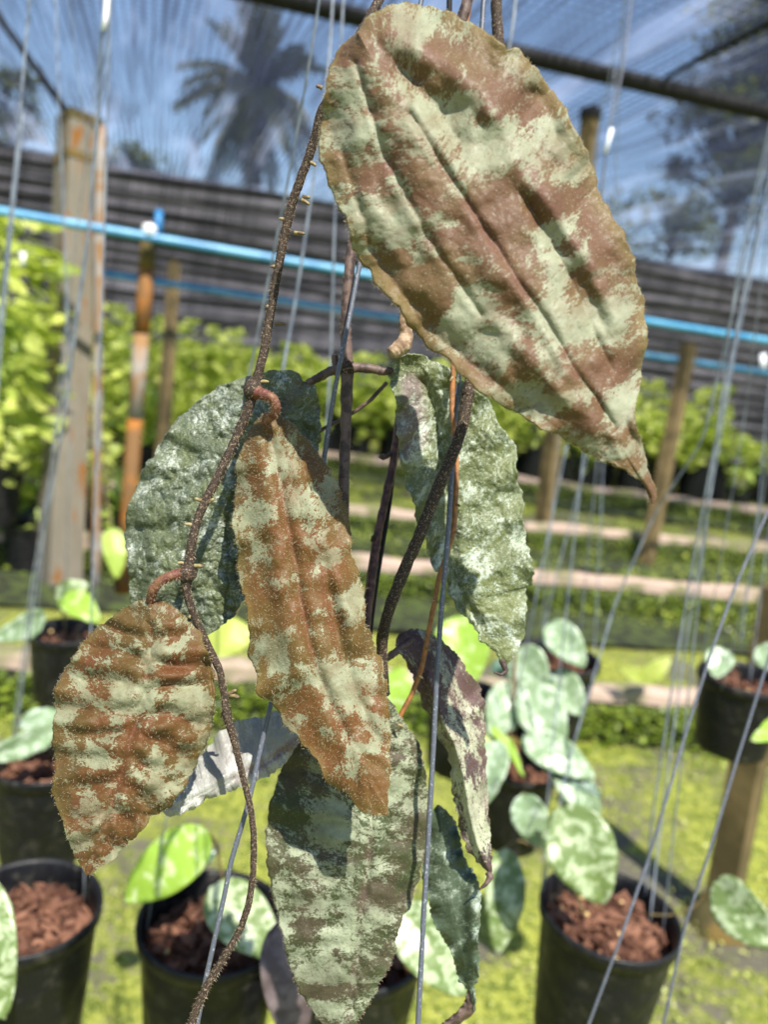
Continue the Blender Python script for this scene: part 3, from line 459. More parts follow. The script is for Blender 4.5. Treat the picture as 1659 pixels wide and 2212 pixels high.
stem(vine, 'stem', s2, .0024, M['stem_dark'], 'straight brown central stem behind the middle leaf', hairs=1400, seed=8)
stem(vine, 'stem', [(664,828,.351,.8),(690,815,.350,.9),(712,802,.350),(750,795,.35,1.3),(765,794,.35,1.1),(800,796,.352),(830,803,.352,.9),(848,800,.353,.8)], .0021, M['stem_dark'], 'short crossing branch between the two silver leaves', seed=9)
stem(vine, 'stem_stub', [(728,795,.353),(724,780,.353,1.1),(722,766,.352,.8)], .0016, M['stem_dark'], seed=10)
stem(vine, 'stem_stub', [(885,640,.34),(873,695,.34),(878,725,.34,1.1),(872,745,.339,1.4),(858,755,.338,1.3),(844,764,.337,1.0)], .0026, simple('dry_stub', (.2, .13, .08), .8, (.4, .3, .2), 250, 4, .0006), 'broken dry stem stub below the largest leaf', seed=12)
stem(vine, 'twig', [(836,826,.357),(800,865,.357),(765,890,.358),(735,908,.36),(700,925,.362),(690,932,.363)], .0009, M['stem_dark'], seed=13)
stem(vine, 'stem', [(1075,-60,.36),(1072,20,.36),(1078,100,.36),(1065,300,.36),(1045,600,.35),(1022,800,.342),(1012,850,.340),(1000,920,.338),(985,965,.336),(960,1022,.334),(932,1090,.334),(905,1160,.334),(872,1235,.336),(842,1310,.338),(828,1360,.342),(824,1400,.346),(830,1500,.352)], .0025, M['stem'], 'thick hairy stem curving down from behind the largest leaf', hairs=3000, seed=14, n=14)
so = stem(vine, 'stem', [(1010,-60,.35),(1015,10,.35),(1005,60,.35),(1000,300,.35),(985,600,.348),(979,800,.346),(976,880,.346),(985,960,.346),(986,1040,.346),(982,1140,.346),(965,1200,.346),(948,1250,.346),(937,1310,.347),(925,1370,.348),(912,1440,.35),(890,1500,.352),(862,1550,.354),(846,1590,.356)], .00115, M['stem_orange'], 'thin orange brown dry stem beside the grey wire', seed=15)
for x, y, dx, dy in [(978,815,-6,10),(986,1090,8,4),(984,1150,10,5),(944,1300,14,4),(940,1297,-10,3),(920,1400,10,4),(905,1460,10,6),(860,1565,12,6)]: nub(so, x, y, .345, dx, dy, .0006, 'root')
stem(vine, 'stem', [(830,1425,.36),(850,1412,.361),(880,1390,.363),(895,1380,.364)], .0017, M['stem_dark'], seed=16)
stem(vine, 'stem', [(863,900,.372),(850,1000,.37),(832,1080,.368),(815,1160,.366,1.1),(803,1240,.364,1.2),(792,1330,.362,1.2),(785,1420,.362)], .0019, simple('purple_stem', (.05, .02, .022), .5, (.13, .06, .05), 300, 3, .0003), 'dark purple stem behind the middle leaf', seed=17)
stem(vine, 'twig', [(850,975,.37),(838,985,.369),(828,990,.369),(820,985,.368)], .001, M['stem_dark'], seed=18)

for x, y, d, r_ in [(546,842,.3135,.0046),(404,1240,.3105,.0042),(489,1545,.319,.0026),(750,797,.35,.0042),(1012,850,.34,.0035),(812,1165,.366,.003)]:
    c = P(x, y, d); V, Fc = lathe(np.zeros(3), [(.0001, -r_*.9), (r_*.55, -r_*.7), (r_*.85, -r_*.2), (r_*.8, r_*.3), (r_*.5, r_*.8), (.0001, r_)], 14)
    V = [c+v*(1+.22*vnoise(k*.7+x, k*.3)) for k, v in enumerate(A2(V))]; link('stem_node', V, Fc, M['stem'], vine)
# small insect and thread on the silver leaf
bug = thing('spider', P(462,1141,.352), 'tiny orange long-legged spider on the silver leaf beside the lower stem', 'spider')
V, Fc = tube([P(465,1138,.352), P(461,1142,.352), P(457,1146,.352)], [.0006, .0009, .0003], 8); link('body', V, Fc, M['stem_orange'], bug)
for a in [(420,1120),(405,1105),(425,1142),(445,1165),(456,1165),(475,1130)]:
    V, Fc = tube([P(460,1142,.352), P((460+a[0])/2+2, (1142+a[1])/2-8, .350), P(a[0], a[1], .354)], .00012, 5); link('leg', V, Fc, M['stem_orange'], bug)

# ------------------------------------------------------------ near wires
def wire(pts, rad, mat, label, group='steel hanging wires', name='hanging_wire', bump=0):
    w = [P(*q) for q in ext_up(pts)]; w = resample(w, max(12, len(w)*8), 1)
    V, Fc = tube(w, rad, 8, bump, 3); ob = link(name, V, Fc, mat, origin=w[-1]); return tag(ob, label, 'wire', group)
wire([(930,-80,.345),(850,250,.345),(775,580,.345),(752,700,.343),(735,780,.340),(718,870,.342),(700,990,.345),(660,1200,.35),(615,1400,.34),(585,1520,.335),(562,1620,.332),(540,1720,.330),(520,1790,.328),(500,1855,.328),(483,1940,.328),(465,2020,.328),(445,2110,.328),(418,2250,.328)], .00105, M['wire'], 'dark grey wire passing behind the middle leaf to the bottom left', bump=.06)
wire([(1050,-80,.355),(1020,400,.355),(995,780,.352),(983,900,.350),(975,1050,.344),(966,1180,.341),(955,1300,.341),(944,1450,.341),(937,1600,.341),(926,1800,.341),(915,1980,.341),(908,2120,.341),(900,2260,.341)], .00115, M['wire'], 'dark grey wire over the silver ringed leaf and down past the plum leaf', bump=.06)
wire([(968,-80,.36),(972,20,.36),(900,500,.372),(866,850,.375),(856,930,.372),(842,1080,.370),(825,1180,.368),(812,1260,.368),(800,1350,.368),(790,1500,.37)], .0013, M['blackpipe'], 'black wire between the two silver leaves')
wire([(1760,880,.62),(1659,1105,.60),(1590,1265,.59),(1540,1400,.58),(1480,1590,.57),(1430,1760,.56),(1400,1860,.56),(1340,2030,.55),(1262,2240,.55)], .0011, M['wire'], 'thick dark grey wire slanting across the lower right pot')
wire([(1800,1010,.62),(1700,1310,.60),(1659,1430,.60),(1590,1650,.59),(1530,1850,.58),(1480,2000,.58),(1428,2240,.58)], .0011, M['wire'], 'rightmost dark grey wire slanting down to the bottom edge')

# ------------------------------------------------------------ leaves and pots behind
def sleaf(parent, b, t, w, d0, d1, mat, arch=.12, fold=.12, roll=0.0, label=None, bend=0.0, name='leaf'):
    """simple broad leaf: base pixel, tip pixel, width in frame units, depths"""
    B, T = P(b[0], b[1], d0), P(t[0], t[1], d1); ax = T-B; ln = np.linalg.norm(ax); axn = ax/ln
    view = (B+T)/2-CAM; view /= np.linalg.norm(view); s = np.cross(axn, view); s /= np.linalg.norm(s); nn = np.cross(s, axn)
    s, nn = s*math.cos(roll)+nn*math.sin(roll), nn*math.cos(roll)-s*math.sin(roll)
    if nn@(CAM-B) < 0: nn = -nn
    hw = w/2/FPX*(d0+d1)/2; V = []; nv, nu = 22, 6; sd = abs(hash((round(b[0]), round(b[1])))) % 97
    for j in range(nv+1):
        v = j/nv; wd = hw*(math.sin(math.pi*v**.8)**.62)*(1-.25*v)*1.12 if 0 < v < 1 else 0.0
        for i in range(-nu, nu+1):
            u = i/nu; z = arch*ln*math.sin(math.pi*v) - fold*wd*(1-abs(u))*1.4 + .03*ln*vnoise(v*5+sd, u*1.5)*abs(u) + .012*ln*math.sin(v*26+sd)*u*u
            V.append(B+ax*v+s*(u*wd+bend*ln*math.sin(math.pi*v))+nn*z)
    k = 2*nu+1; Fc = [(j*k+i, j*k+i+1, (j+1)*k+i+1, (j+1)*k+i) for j in range(nv) for i in range(k-1)]
    ob = link(name, V, Fc, mat, parent); so = ob.modifiers.new('thickness', 'SOLIDIFY'); so.thickness = .0012
    return tag(ob, label)
def vstem(parent, pts, rad, mat, name='stem'):
    w = resample([P(*q) for q in pts], len(pts)*6, 3); V, Fc = tube(w, rad, 8, .1); return link(name, V, Fc, mat, parent)
def pot(cx, cy, depth, R, H, label, wires=(), pellets=0, nchip=150, seed=1, mulch=True, group='black pots hanging on wires', taper=.8):
    c = P(cx, cy, depth); t = thing('potted_plant', c-ZD*H, label, 'potted plant', group); r = random.Random(seed)
    prof = [(.0, -H), (R*taper*.97, -H), (R*taper, -H+.006), (R*.965, -.02), (R*.97, -.016), (R*1.02, -.014), (R*1.035, -.004), (R*1.03, .0), (R*1.0, .002), (R*.965, -.004), (R*.94, -.03), (R*taper*.9, -H+.02)]
    V, Fc = lathe(c, prof, 48); link('pot', V, Fc, M['pot'], t)
    # bark mulch: a rough bed with chips standing in it
    mb = MB(); s0 = -.036; V, Fc = lathe(c, [(.001, s0+.002), (R*.3, s0), (R*.6, s0-.003), (R*.93, s0)], 24); mb.add(V, Fc)
    for _ in range(nchip):
        a = r.random()*6.283; q = R*.74*math.sqrt(r.random()); l, w, h = R*r.uniform(.04, .17), R*r.uniform(.03, .11), R*r.uniform(.015, .04)
        e = np.array([r.gauss(0, 1), r.gauss(0, 1), r.gauss(0, .45)]); e /= np.linalg.norm(e); f1, f2 = frame(e); tw = r.random()*3.14; g1 = f1*math.cos(tw)+f2*math.sin(tw); g2 = np.cross(e, g1)
        V, Fc = box(c+np.array([q*math.cos(a), q*math.sin(a), s0+r.uniform(0, .02)]), e*l, g1*w, g2*h); V = [p+np.array([r.gauss(0, 1), r.gauss(0, 1), r.gauss(0, 1)])*R*.018 for p in V]; mb.add(V, Fc)
    tag(mb.build('bark_mulch', M['bark'], t, False), kind='stuff')
    for k in range(pellets):
        a = r.random()*6.283; q = R*r.uniform(.2, .8); pc = c+np.array([q*math.cos(a), q*math.sin(a), s0+.018]); V, Fc = lathe(pc, [(.0001, -.0035), (.0026, -.002), (.0035, 0), (.0026, .002), (.0001, .0035)], 10); link('fertiliser_pellet', V, Fc, M['pellet'], t)
    for wpts in wires:
        w = resample([P(*q) for q in ext_up(wpts)], 28, 1); V, Fc = tube(w, .0009, 6); link('hanger_wire', V, Fc, M['wire_far'], t)
    return t, c
# right foreground pot
t, c = pot(1318, 1968, .92, .079, .17, 'large black pot of red bark chips at lower right with one round silver-green leaf', pellets=9, nchip=330, seed=3,
        wires=[((1430,2030,.90),(1445,1900,.88),(1475,1620,.85),(1530,1100,.80),(1590,600,.75),(1690,150,.7)), ((1170,1930,.95),(1185,1700,.97),(1215,1400,1.0),(1260,990,1.02),(1330,500,1.05))])
sleaf(t, (1212,1742), (1305,1952), 150, .88, .86, M['bl_green'], roll=.1); vstem(t, [(1265,1985,.93),(1235,1900,.92),(1205,1820,.92),(1212,1742,.885)], .002, M['stem_olive'])
sleaf(t, (1130,1715), (1170,1830), 80, .94, .93, M['bl_pale'], roll=-.2); vstem(t, [(1205,1810,.93),(1180,1760,.94),(1130,1712,.945)], .0014, M['stem_olive'])
sleaf(t, (1545,1900), (1700,2050), 105, .9, .84, M['bl_green'], roll=-.2, bend=-.06); vstem(t, [(1400,1975,.93),(1450,1978,.92),(1500,1960,.91),(1548,1902,.90)], .0012, M['stem_olive'])
sleaf(t, (1090,1830), (1075,2060), 88, .98, .95, M['bl_green'], roll=.3); vstem(t, [(1290,1960,.94),(1190,1850,.96),(1120,1810,.98),(1090,1832,.98)], .0012, M['stem_olive'])
# centre-left pot
t, c = pot(462, 1985, .84, .078, .17, 'black pot of bark chips at bottom centre-left with an upright lime leaf', nchip=330, pellets=2, seed=4,
        wires=[((316,2010,.82),(335,1900,.80),(352,1800,.78),(376,1690,.75),(420,1400,.7),(560,700,.6),(640,300,.55),(700,-50,.5)),])
sleaf(t, (455,1800), (268,1945), 118, .80, .80, M['bl_lime'], roll=-.15, label='bright lime green leaf lit by the sun'); vstem(t, [(495,1990,.84),(480,1900,.83),(470,1830,.82),(452,1798,.80)], .0016, M['stem_olive'])
sleaf(t, (455,1915), (605,2070), 120, .78, .76, M['bl_green'], roll=.1); vstem(t, [(480,2000,.82),(462,1950,.8),(456,1916,.78)], .0014, M['stem_olive'])
sleaf(t, (350,1920), (470,1840), 60, .86, .88, M['bl_dark'], roll=.5)
# far left bottom pot
t, c = pot(55, 1955, .80, .072, .17, 'black bark-filled pot cut by the left edge at the bottom', nchip=330, seed=5, wires=[((180,1940,.80),(182,1880,.80),(186,1700,.8),(200,1200,.78),(225,500,.75),(240,-60,.72))])
sleaf(t, (-60,1890), (10,2200), 130, .68, .66, M['bl_green'], roll=-.2, label='pale edged green leaf at the lower left edge'); vstem(t, [(30,1960,.8),(-10,1920,.75),(-60,1888,.69)], .0014, M['stem_olive'])
# left middle pot
t, c = pot(95, 1635, 1.05, .066, .145, 'black pot at left with two pale leaves lying across its rim', nchip=120, seed=6, wires=[((20,1640,1.05),(60,1300,1.0),(110,1000,.97),(190,500,.92),(240,0,.85))])
sleaf(t, (130,1568), (-60,1640), 62, 1.0, .96, M['bl_pale'], roll=.5); sleaf(t, (40,1562), (150,1552), 50, 1.04, 1.03, M['bl_pale'], roll=.6); vstem(t, [(100,1640,1.05),(120,1600,1.03),(132,1566,1.01)], .0012, M['stem_olive'])
# upper left pot
t, c = pot(140, 1362, 1.45, .062, .13, 'dark grey pot at the left under the concrete post with a lime streaked leaf', nchip=90, pellets=6, seed=7, wires=[((75,1360,1.45),(120,900,1.4),(165,500,1.35),(232,-40,1.2)), ((205,1370,1.45),(215,900,1.4),(200,420,1.35),(140,-60,1.2)), ((140,1330,1.5),(150,900,1.45),(135,500,1.4),(120,0,1.3))], group=None, taper=.84)
sleaf(t, (135,1285), (215,1345), 62, 1.42, 1.38, M['bl_lime'], roll=.3); sleaf(t, (120,1290), (190,1262), 50, 1.45, 1.46, M['bl_green'], roll=.4); sleaf(t, (95,1330), (-20,1380), 60, 1.3, 1.2, M['bl_pale'], roll=.3); vstem(t, [(140,1365,1.45),(135,1310,1.44),(133,1284,1.43)], .002, M['stem_olive'])
# pot low behind the lowest leaf
t, c = pot(760, 2010, .80, .078, .17, 'black pot mostly hidden behind the lowest vine leaf', nchip=160, seed=8)
sleaf(t, (860,1960), (1010,2150), 130, .72, .70, M['bl_green'], roll=.15); vstem(t, [(770,2000,.8),(820,1960,.76),(862,1958,.725)], .0014, M['stem_olive'])
sleaf(t, (600,1990), (640,2260), 110, .60, .60, simple('dried_grey_leaf', (.07, .05, .05), .6, (.14, .11, .11), 60, 4), roll=.1)
# cluster pot centre right
t, c = pot(1200, 1415, 1.35, .075, .145, 'black pot behind the silver ringed leaf with many pale drooping leaves', nchip=110, seed=9, wires=[((1165,1440,1.3),(1180,1250,1.28),(1205,970,1.22),(1240,600,1.15),(1280,330,1.1),(1365,-50,1.0)), ((1250,1400,1.38),(1290,1010,1.33),(1320,600,1.3),(1340,160,1.2),(1352,-40,1.1))])
for b, tp, w, d, m, rl2 in [((1185,1345),(1265,1440),75,1.28,'bl_pale',.1),((1115,1400),(1180,1500),95,1.25,'bl_pale',-.2),((1120,1480),(1060,1590),95,1.22,'bl_pale',.1),((1135,1480),(1215,1620),105,1.2,'bl_pale',.1),((1190,1450),(1260,1545),80,1.28,'bl_pale',0),((1060,1440),(1200,1470),60,1.3,'bl_dark',.5),((1130,1590),(1285,1680),80,1.12,'bl_pale',.2),((1170,1650),(1300,1720),44,1.12,'bl_dark',.4),((1205,1640),(1295,1780),75,1.2,'bl_pale',.1),((985,1330),(1020,1480),120,1.1,'bl_lime',0),((1060,1570),(1130,1680),30,1.1,'bl_lime',.8),((1075,1600),(1045,1740),80,1.05,'bl_pale',-.3)]:
    sleaf(t, b, tp, w, d, d-.03, M[m], roll=rl2)
vstem(t, [(1190,1440,1.33),(1150,1500,1.28),(1105,1560,1.22),(1125,1640,1.15),(1140,1690,1.12)], .0022, M['stem_red'])
vstem(t, [(1118,1300,1.2),(1112,1420,1.2),(1108,1560,1.2),(1090,1620,1.18)], .0025, M['stem_red'])
t, c = pot(1125, 1650, 1.30, .062, .14, 'small dark pot between the plum leaf and the drooping pale leaves', nchip=60, seed=10)
sleaf(t, (1040,1570), (1000,1700), 70, 1.2, 1.18, M['fol_mid'], roll=.3)
t, c = pot(1010, 1500, 1.40, .07, .14, 'dark pot half hidden between the narrow leaves', nchip=60, seed=14)
sleaf(t, (860,1440), (850,1560), 60, 1.1, 1.1, M['bl_lime'], roll=.2)
# upper right pot
t, c = pot(1610, 1462, 1.28, .070, .125, 'black pot at the right edge with bark and small pale leaves', nchip=110, seed=11, pellets=3, wires=[((1515,1440,1.28),(1560,1200,1.22),(1610,900,1.15),(1659,500,1.05),(1720,100,1.0)), ((1560,1490,1.22),(1620,1250,1.15),(1660,1000,1.1),(1720,600,1.0))])
sleaf(t, (1560,1400), (1545,1465), 60, 1.22, 1.2, M['bl_pale'], roll=.1); sleaf(t, (1640,1395), (1690,1450), 60, 1.22, 1.2, M['bl_pale'], roll=.1); sleaf(t, (1700,1560), (1620,1600), 50, 1.05, 1.0, M['bl_lime'], roll=.1); vstem(t, [(1600,1460,1.27),(1580,1420,1.25),(1560,1400,1.22)], .0016, M['stem_olive'])
# mid-distance green leaf sprays
t = thing('seedling', G(1000+330,1440), 'small bright green seedling on the moss between the right pots', 'plant')
sleaf(t, (1385,1475), (1450,1420), 40, 2.9, 2.9, M['fol_lime']); sleaf(t, (1395,1470), (1340,1440), 30, 2.9, 2.9, M['fol_lime']); 
t = thing('broad_leaf_shoot', P(245,1230,1.7), 'single green shoot against the orange post at left', 'plant'); sleaf(t, (240,1140), (252,1250), 52, 1.7, 1.68, M['fol_mid'], roll=.2); vstem(t, [(240,1140,1.7),(225,1050,1.72),(232,960,1.74)], .002, M['stem_olive'])
t = thing('leafy_shoot', P(630,1500,.9), 'lime green shoot glimpsed between the silver leaf and middle leaf', 'plant'); sleaf(t, (505,1330), (470,1420), 110, .95, .93, M['fol_lime'], roll=.2); vstem(t, [(505,1330,.95),(540,1250,.97),(560,1100,1.0)], .0015, M['stem_olive'])

# blurred free wires
for k, (pts, rad, lab) in enumerate([
    ([(75,-60,.85),(62,0,.85),(35,330,.87),(0,680,.9),(-30,1000,.92)], .0016, 'pale wire crossing the left edge of the net sky'),
    ([(50,240,1.0),(28,450,1.0),(5,700,1.0),(-10,900,1.0)], .0013, 'second pale wire just right of the left edge'),
    ([(236,-60,.8),(222,60,.8),(190,520,.85),(130,950,.9),(75,1260,.95),(30,1620,1.03)], .0016, 'pale wire in front of the concrete post'),
    ([(118,-60,1.2),(122,120,1.2),(140,500,1.2),(150,850,1.2)], .0009, 'thin wire left of the concrete post'),
    ([(722,-60,.7),(712,120,.7),(690,300,.7),(640,640,.72),(610,800,.72),(570,1200,.75),(560,1500,.76)], .0013, 'pale wire left of the largest leaf'),
    ([(745,-60,.72),(738,60,.72),(722,500,.74),(715,760,.76),(690,1200,.78),(640,1700,.8)], .0011, 'second pale wire left of the largest leaf'),
    ([(1120,-60,.7),(1108,60,.7),(1098,110,.7),(1080,400,.72)], .0015, 'pale wire rising over the right of the largest leaf'),
    ([(1372,-60,1.1),(1345,150,1.1),(1318,280,1.1),(1300,400,1.12),(1280,600,1.15)], .0016, 'dark doubled wire at upper right hooked on the pipe'),
    ([(1330,150,1.3),(1315,280,1.3),(1302,420,1.3),(1290,700,1.3)], .0012, 'thin wire under the upper right pipe'),
    ([(1700,100,.8),(1659,330,.82),(1600,600,.85),(1520,950,.9),(1420,1100,.95),(1330,1300,.98),(1230,1640,.95),(1172,1925,.93)], .0013, 'pale wire slanting left past the tip of the largest leaf'),
    ([(1720,150,.8),(1659,400,.82),(1610,620,.85),(1570,830,.86),(1500,1200,.9),(1450,1500,.92),(1410,1760,.95),(1395,1935,.97)], .0015, 'long pale wire on the right ending at the lower right pot'),
    ([(1700,300,1.0),(1640,520,1.0),(1590,750,1.0),(1530,1100,1.0),(1480,1400,1.0),(1425,1800,.98),(1405,1990,.95)], .0012, 'third pale wire on the right side'),
    ([(1290,900,1.3),(1245,1080,1.3),(1190,1290,1.3),(1150,1480,1.3)], .0012, 'pale wire just right of the silver ringed leaf'),
    ([(1305,960,1.5),(1297,1150,1.5),(1285,1400,1.5),(1268,1520,1.4)], .0011, 'upright pale wire below the tip side of the largest leaf'),
    ([(1225,960,1.1),(1200,1080,1.1),(1158,1290,1.1),(1120,1480,1.15)], .0013, 'slanted pale wire touching the edge of the silver ringed leaf'),
    ([(1700,900,1.3),(1655,1200,1.3),(1620,1480,1.28)], .0009, 'short faint wire above the right edge pot'),
    ([(1700,600,1.1),(1659,860,1.1),(1640,1100,1.1),(1600,1400,1.1)], .0009, 'faint wire near the right edge')]):
    wire(pts, rad, M['wire'] if 'dark' in lab else M['wire_far'], lab)
V, Fc = tube([P(238,-30,.8), P(232,0,.8), P(226,40,.8), P(222,66,.8)], [.0035, .004, .0035, .0022], 8)
tag(link('wire_joint', V, Fc, M['white'], origin=P(226,40,.8)), 'white plastic sleeve on the wire at the top left', 'wire sleeve')
V, Fc = tube([P(1322,278,1.1), P(1316,300,1.1), P(1308,330,1.1)], [.003, .0035, .003], 8)
tag(link('wire_joint', V, Fc, M['tagpaper'], origin=P(1316,300,1.1)), 'small clear sleeve on the wire under the upper right pipe', 'wire sleeve')

# ------------------------------------------------------------ posts, beams, pipes
def post(name, top, bot, wpx, depth, mat, label, n=4, cat='post'):
    """depth of the post; top and bottom pixels; stands at its own distance"""
    B = P(bot[0], bot[1], depth); T = P(top[0], top[1], depth); r = wpx/2/FPX*depth*(1.2 if n == 4 else 1.0)
    B = G(bot[0], bot[1]) if bot[2:] else B
    t = thing(name, B, label, cat); return t, B, T, r
def prism_post(t, B, T, r, mat, name='shaft', n=4, seg=14, jit=.02):
    w = resample([B, T], seg); V, Fc = tube(w, r, n, jit, 4)
    return link(name, V, Fc, mat, t, n > 4)
t, B, T, r = post('concrete_post', (172,255), (128,1250), 84, 3.95, None, 'thick stained concrete post on the left with a thin pipe beside it', 4)
B = G(126,1262); prism_post(t, B, T, r, M['concrete'])
V, Fc = tube([T+(B-T)*.02, T], r*1.04, 4); link('cap', V, Fc, M['mossy'], t, False)
V, Fc = tube([T+(B-T)*.10, T+(B-T)*.085], r*1.08, 4); link('strap', V, Fc, M['mossy'], t, False)
t, B, T, r = post('side_pipe', (216,275), (205,1250), 20, 3.9, None, 'grey pipe standing close to the concrete post', 10); prism_post(t, G(206,1275), T, r, M['pvc'], 'pipe', 10)
t, B, T, r = post('sprinkler_post', (322,500), (262,1300), 34, 3.7, None, 'orange and white post carrying the upper blue pipe', 8)
B = G(262,1292); L = lambda a: T+(B-T)*a
for a0, a1, m, nm in [(0, .10, 'mossy', 'post_top'), (.10, .27, 'rust', 'orange_band'), (.27, .50, 'pvc', 'white_band'), (.50, 1, 'rust', 'orange_base')]:
    V, Fc = tube([L(a0+.001), L(a1)], r, 10); link(nm, V, Fc, M[m], t)
t, B, T, r = post('wooden_stake', (376,570), (330,1100), 22, 6.5, None, 'thin brown stake behind the orange post'); prism_post(t, G(338,1170), T, r, M['wood'])
t, B, T, r = post('wooden_post', (1648,1480), (1553,1985), 84, 1.85, None, 'yellowish wooden post at the lower right edge'); B = G(1553,1992); prism_post(t, B, P(1690,1270,1.85), r*.9, M['wood'])
V, Fc = lathe(B-ZD*.03, [(.001, .1), (.05, .09), (.085, .04), (.09, .0)], 20); V = [p+rng.normal(size=3)*.004 for p in A2(V)]; link('mossy_footing', V, Fc, M['mossy'], t)
t, B, T, r = post('wooden_post', (1490,745), (1398,1215), 30, 5.9, None, 'slim wooden post right of the largest leaf tip'); prism_post(t, G(1395,1225), T, r, M['wood'])
t, B, T, r = post('wooden_post', (1278,240), (1180,1150), 36, 5.6, None, 'tall wooden post under the black roof pipe at upper right'); prism_post(t, G(1168,1178), T, r, M['wood'])
V, Fc = tube([T+(B-T)*.02, T+(T-B)*.004], r*1.15, 4); link('cap', V, Fc, M['blackpipe'], t, False)

def rod(name, a, b, rad, mat, label, cat, group=None, sag=0, n=10):
    w = resample([a, b], 24); s = np.linspace(0, 1, 24); w = w-ZD*(sag*4*s*(1-s))[:, None]; V, Fc = tube(w, rad, n, .0); return tag(link(name, V, Fc, mat, origin=a), label, cat, group)
def ext(a, b, e0, e1): return a-(b-a)*e0, b+(b-a)*e1
ZR = 3.3
a, b = ext(G(620,0,ZR-.06), G(1659,243,ZR-.06), .8, .5); rod('roof_pipe', a, b, .055, M['blackpipe'], 'thick black pipe crossing the top right under the shade net', 'pipe')
a, b = ext(G(1440,168,ZR-.02), G(1659,50,ZR-.02), .0, 1.0); rod('roof_cable', a, b, .018, M['blackpipe'], 'thin black cable running up to the right corner from the pipe', 'cable')
a, b = G(-30,0,ZR-.02), P(158,262,3.95); rod('roof_cable', a, b, .022, M['blackpipe'], 'dark cable from the top left corner to the concrete post', 'cable')
def bluepipe(p0, p1, d0, d1, rad, label, e=(.1, .1)):
    a, b = P(p0[0], p0[1], d0), P(p1[0], p1[1], d1); a, b = ext(a, b, *e); return rod('water_pipe', a, b, rad, M['bluepipe'], label, 'pipe', None, .01)
bluepipe((0,455), (1659,735), 3.4, 4.6, .021, 'bright blue water pipe nearest, resting on the orange post')
bluepipe((220,590), (1659,805), 5.6, 7.2, .024, 'lower and farther blue water pipe')
t = thing('sprinkler', P(338,500,3.62), 'blue riser and white nozzle where the pipe meets the orange post', 'sprinkler')
V, Fc = tube([P(340,505,3.62), P(343,455,3.62)], [.022, .016], 10); link('riser', V, Fc, M['bluedark'], t)
V, Fc = lathe(P(322,497,3.58), [(.001, -.03), (.028, -.022), (.033, 0), (.028, .022), (.001, .03)], 16); link('nozzle', V, Fc, M['white'], t)
for (p0, p1, hh, lab) in [((0,1432),(1659,1527),.055,'nearest pale concrete beam lying across the moss'),((0,1165),(1659,1296),.07,'second pale concrete beam across the moss'),((60,1045),(1659,1190),.06,'third pale concrete beam, beyond the wooden post foot'),((700,985),(1659,1108),.05,'pale fourth beam in front of the row of black pots')]:
    a, b = G(p0[0], p0[1], .15)-ZD*.0, G(p1[0], p1[1], .15); a, b = ext(a, b, .25, .3); m = (b-a); ml = np.linalg.norm(m); mn = m/ml; sd = np.cross(ZD, mn)
    nseg = 60; w = resample([a, b], nseg); V = []; 
    for i, c in enumerate(w):
        for (q, z) in ((-.05, 0), (-.046, hh*.8), (-.03, hh*.8+.01), (.03, hh*.8+.01), (.046, hh*.8), (.05, 0)): V.append(c+sd*(q+.018*vnoise(i*.7, q*9))+ZD*(z+.014*vnoise(i*.5, z*20)))
    k = 6; Fc = [(i*k+j, i*k+j+1, (i+1)*k+j+1, (i+1)*k+j) for i in range(nseg-1) for j in range(k-1)]+[tuple(range(k)), tuple((nseg-1)*k+j for j in range(k))[::-1]]
    tag(link('concrete_beam', V, Fc, M['beam'], None, False, origin=(a+b)/2), lab, 'beam')
    V = []
    for i, c in enumerate(w):
        for (q, z) in ((-.09, -.16), (-.05, .004), (.05, .004), (.12, -.16)): V.append(c+sd*(q+.015*vnoise(i*.9, q*30))+ZD*z)
    Fc = [(i*4+j, i*4+j+1, (i+1)*4+j+1, (i+1)*4+j) for i in range(nseg-1) for j in range(3)]
    tag(link('bed_bank', V, Fc, M['bank'], None, False), kind='structure')
    if p0[1] < 1400:
        V = [q+sd*t+ZD*(.028-q[2]) for q in (a, b) for t in (-.62, -.08)]; tag(link('dark_strip', V, [(0, 1, 3, 2)], M['bank'], None, False), kind='structure')  # flat dark strip laid over the ground before each farther beam
    LV = []; LF = []; kk = 0; cnt = int(5200*min(1, 4/ np.linalg.norm((a+b)/2)+.35))
    for _ in range(cnt):
        s = random.random(); z = -.15*random.random()**1.3; q = -.075+z*.3-(abs(random.gauss(0, .10)) if z < -.12 else random.uniform(0, .03)); c = a+m*s+sd*q+ZD*z; l = random.uniform(.012, .034); e = np.array([random.gauss(0, 1), random.gauss(0, 1), random.gauss(.2, .5)]); e /= np.linalg.norm(e); f1, f2 = frame(e)
        LV += [c, c+e*l*.5+f1*l*.4, c+e*l, c+e*l*.5-f1*l*.4]; LF.append((kk, kk+1, kk+2, kk+3)); kk += 4
    tag(link('ground_cover', LV, LF, M['duckweed'], None, False), kind='stuff')

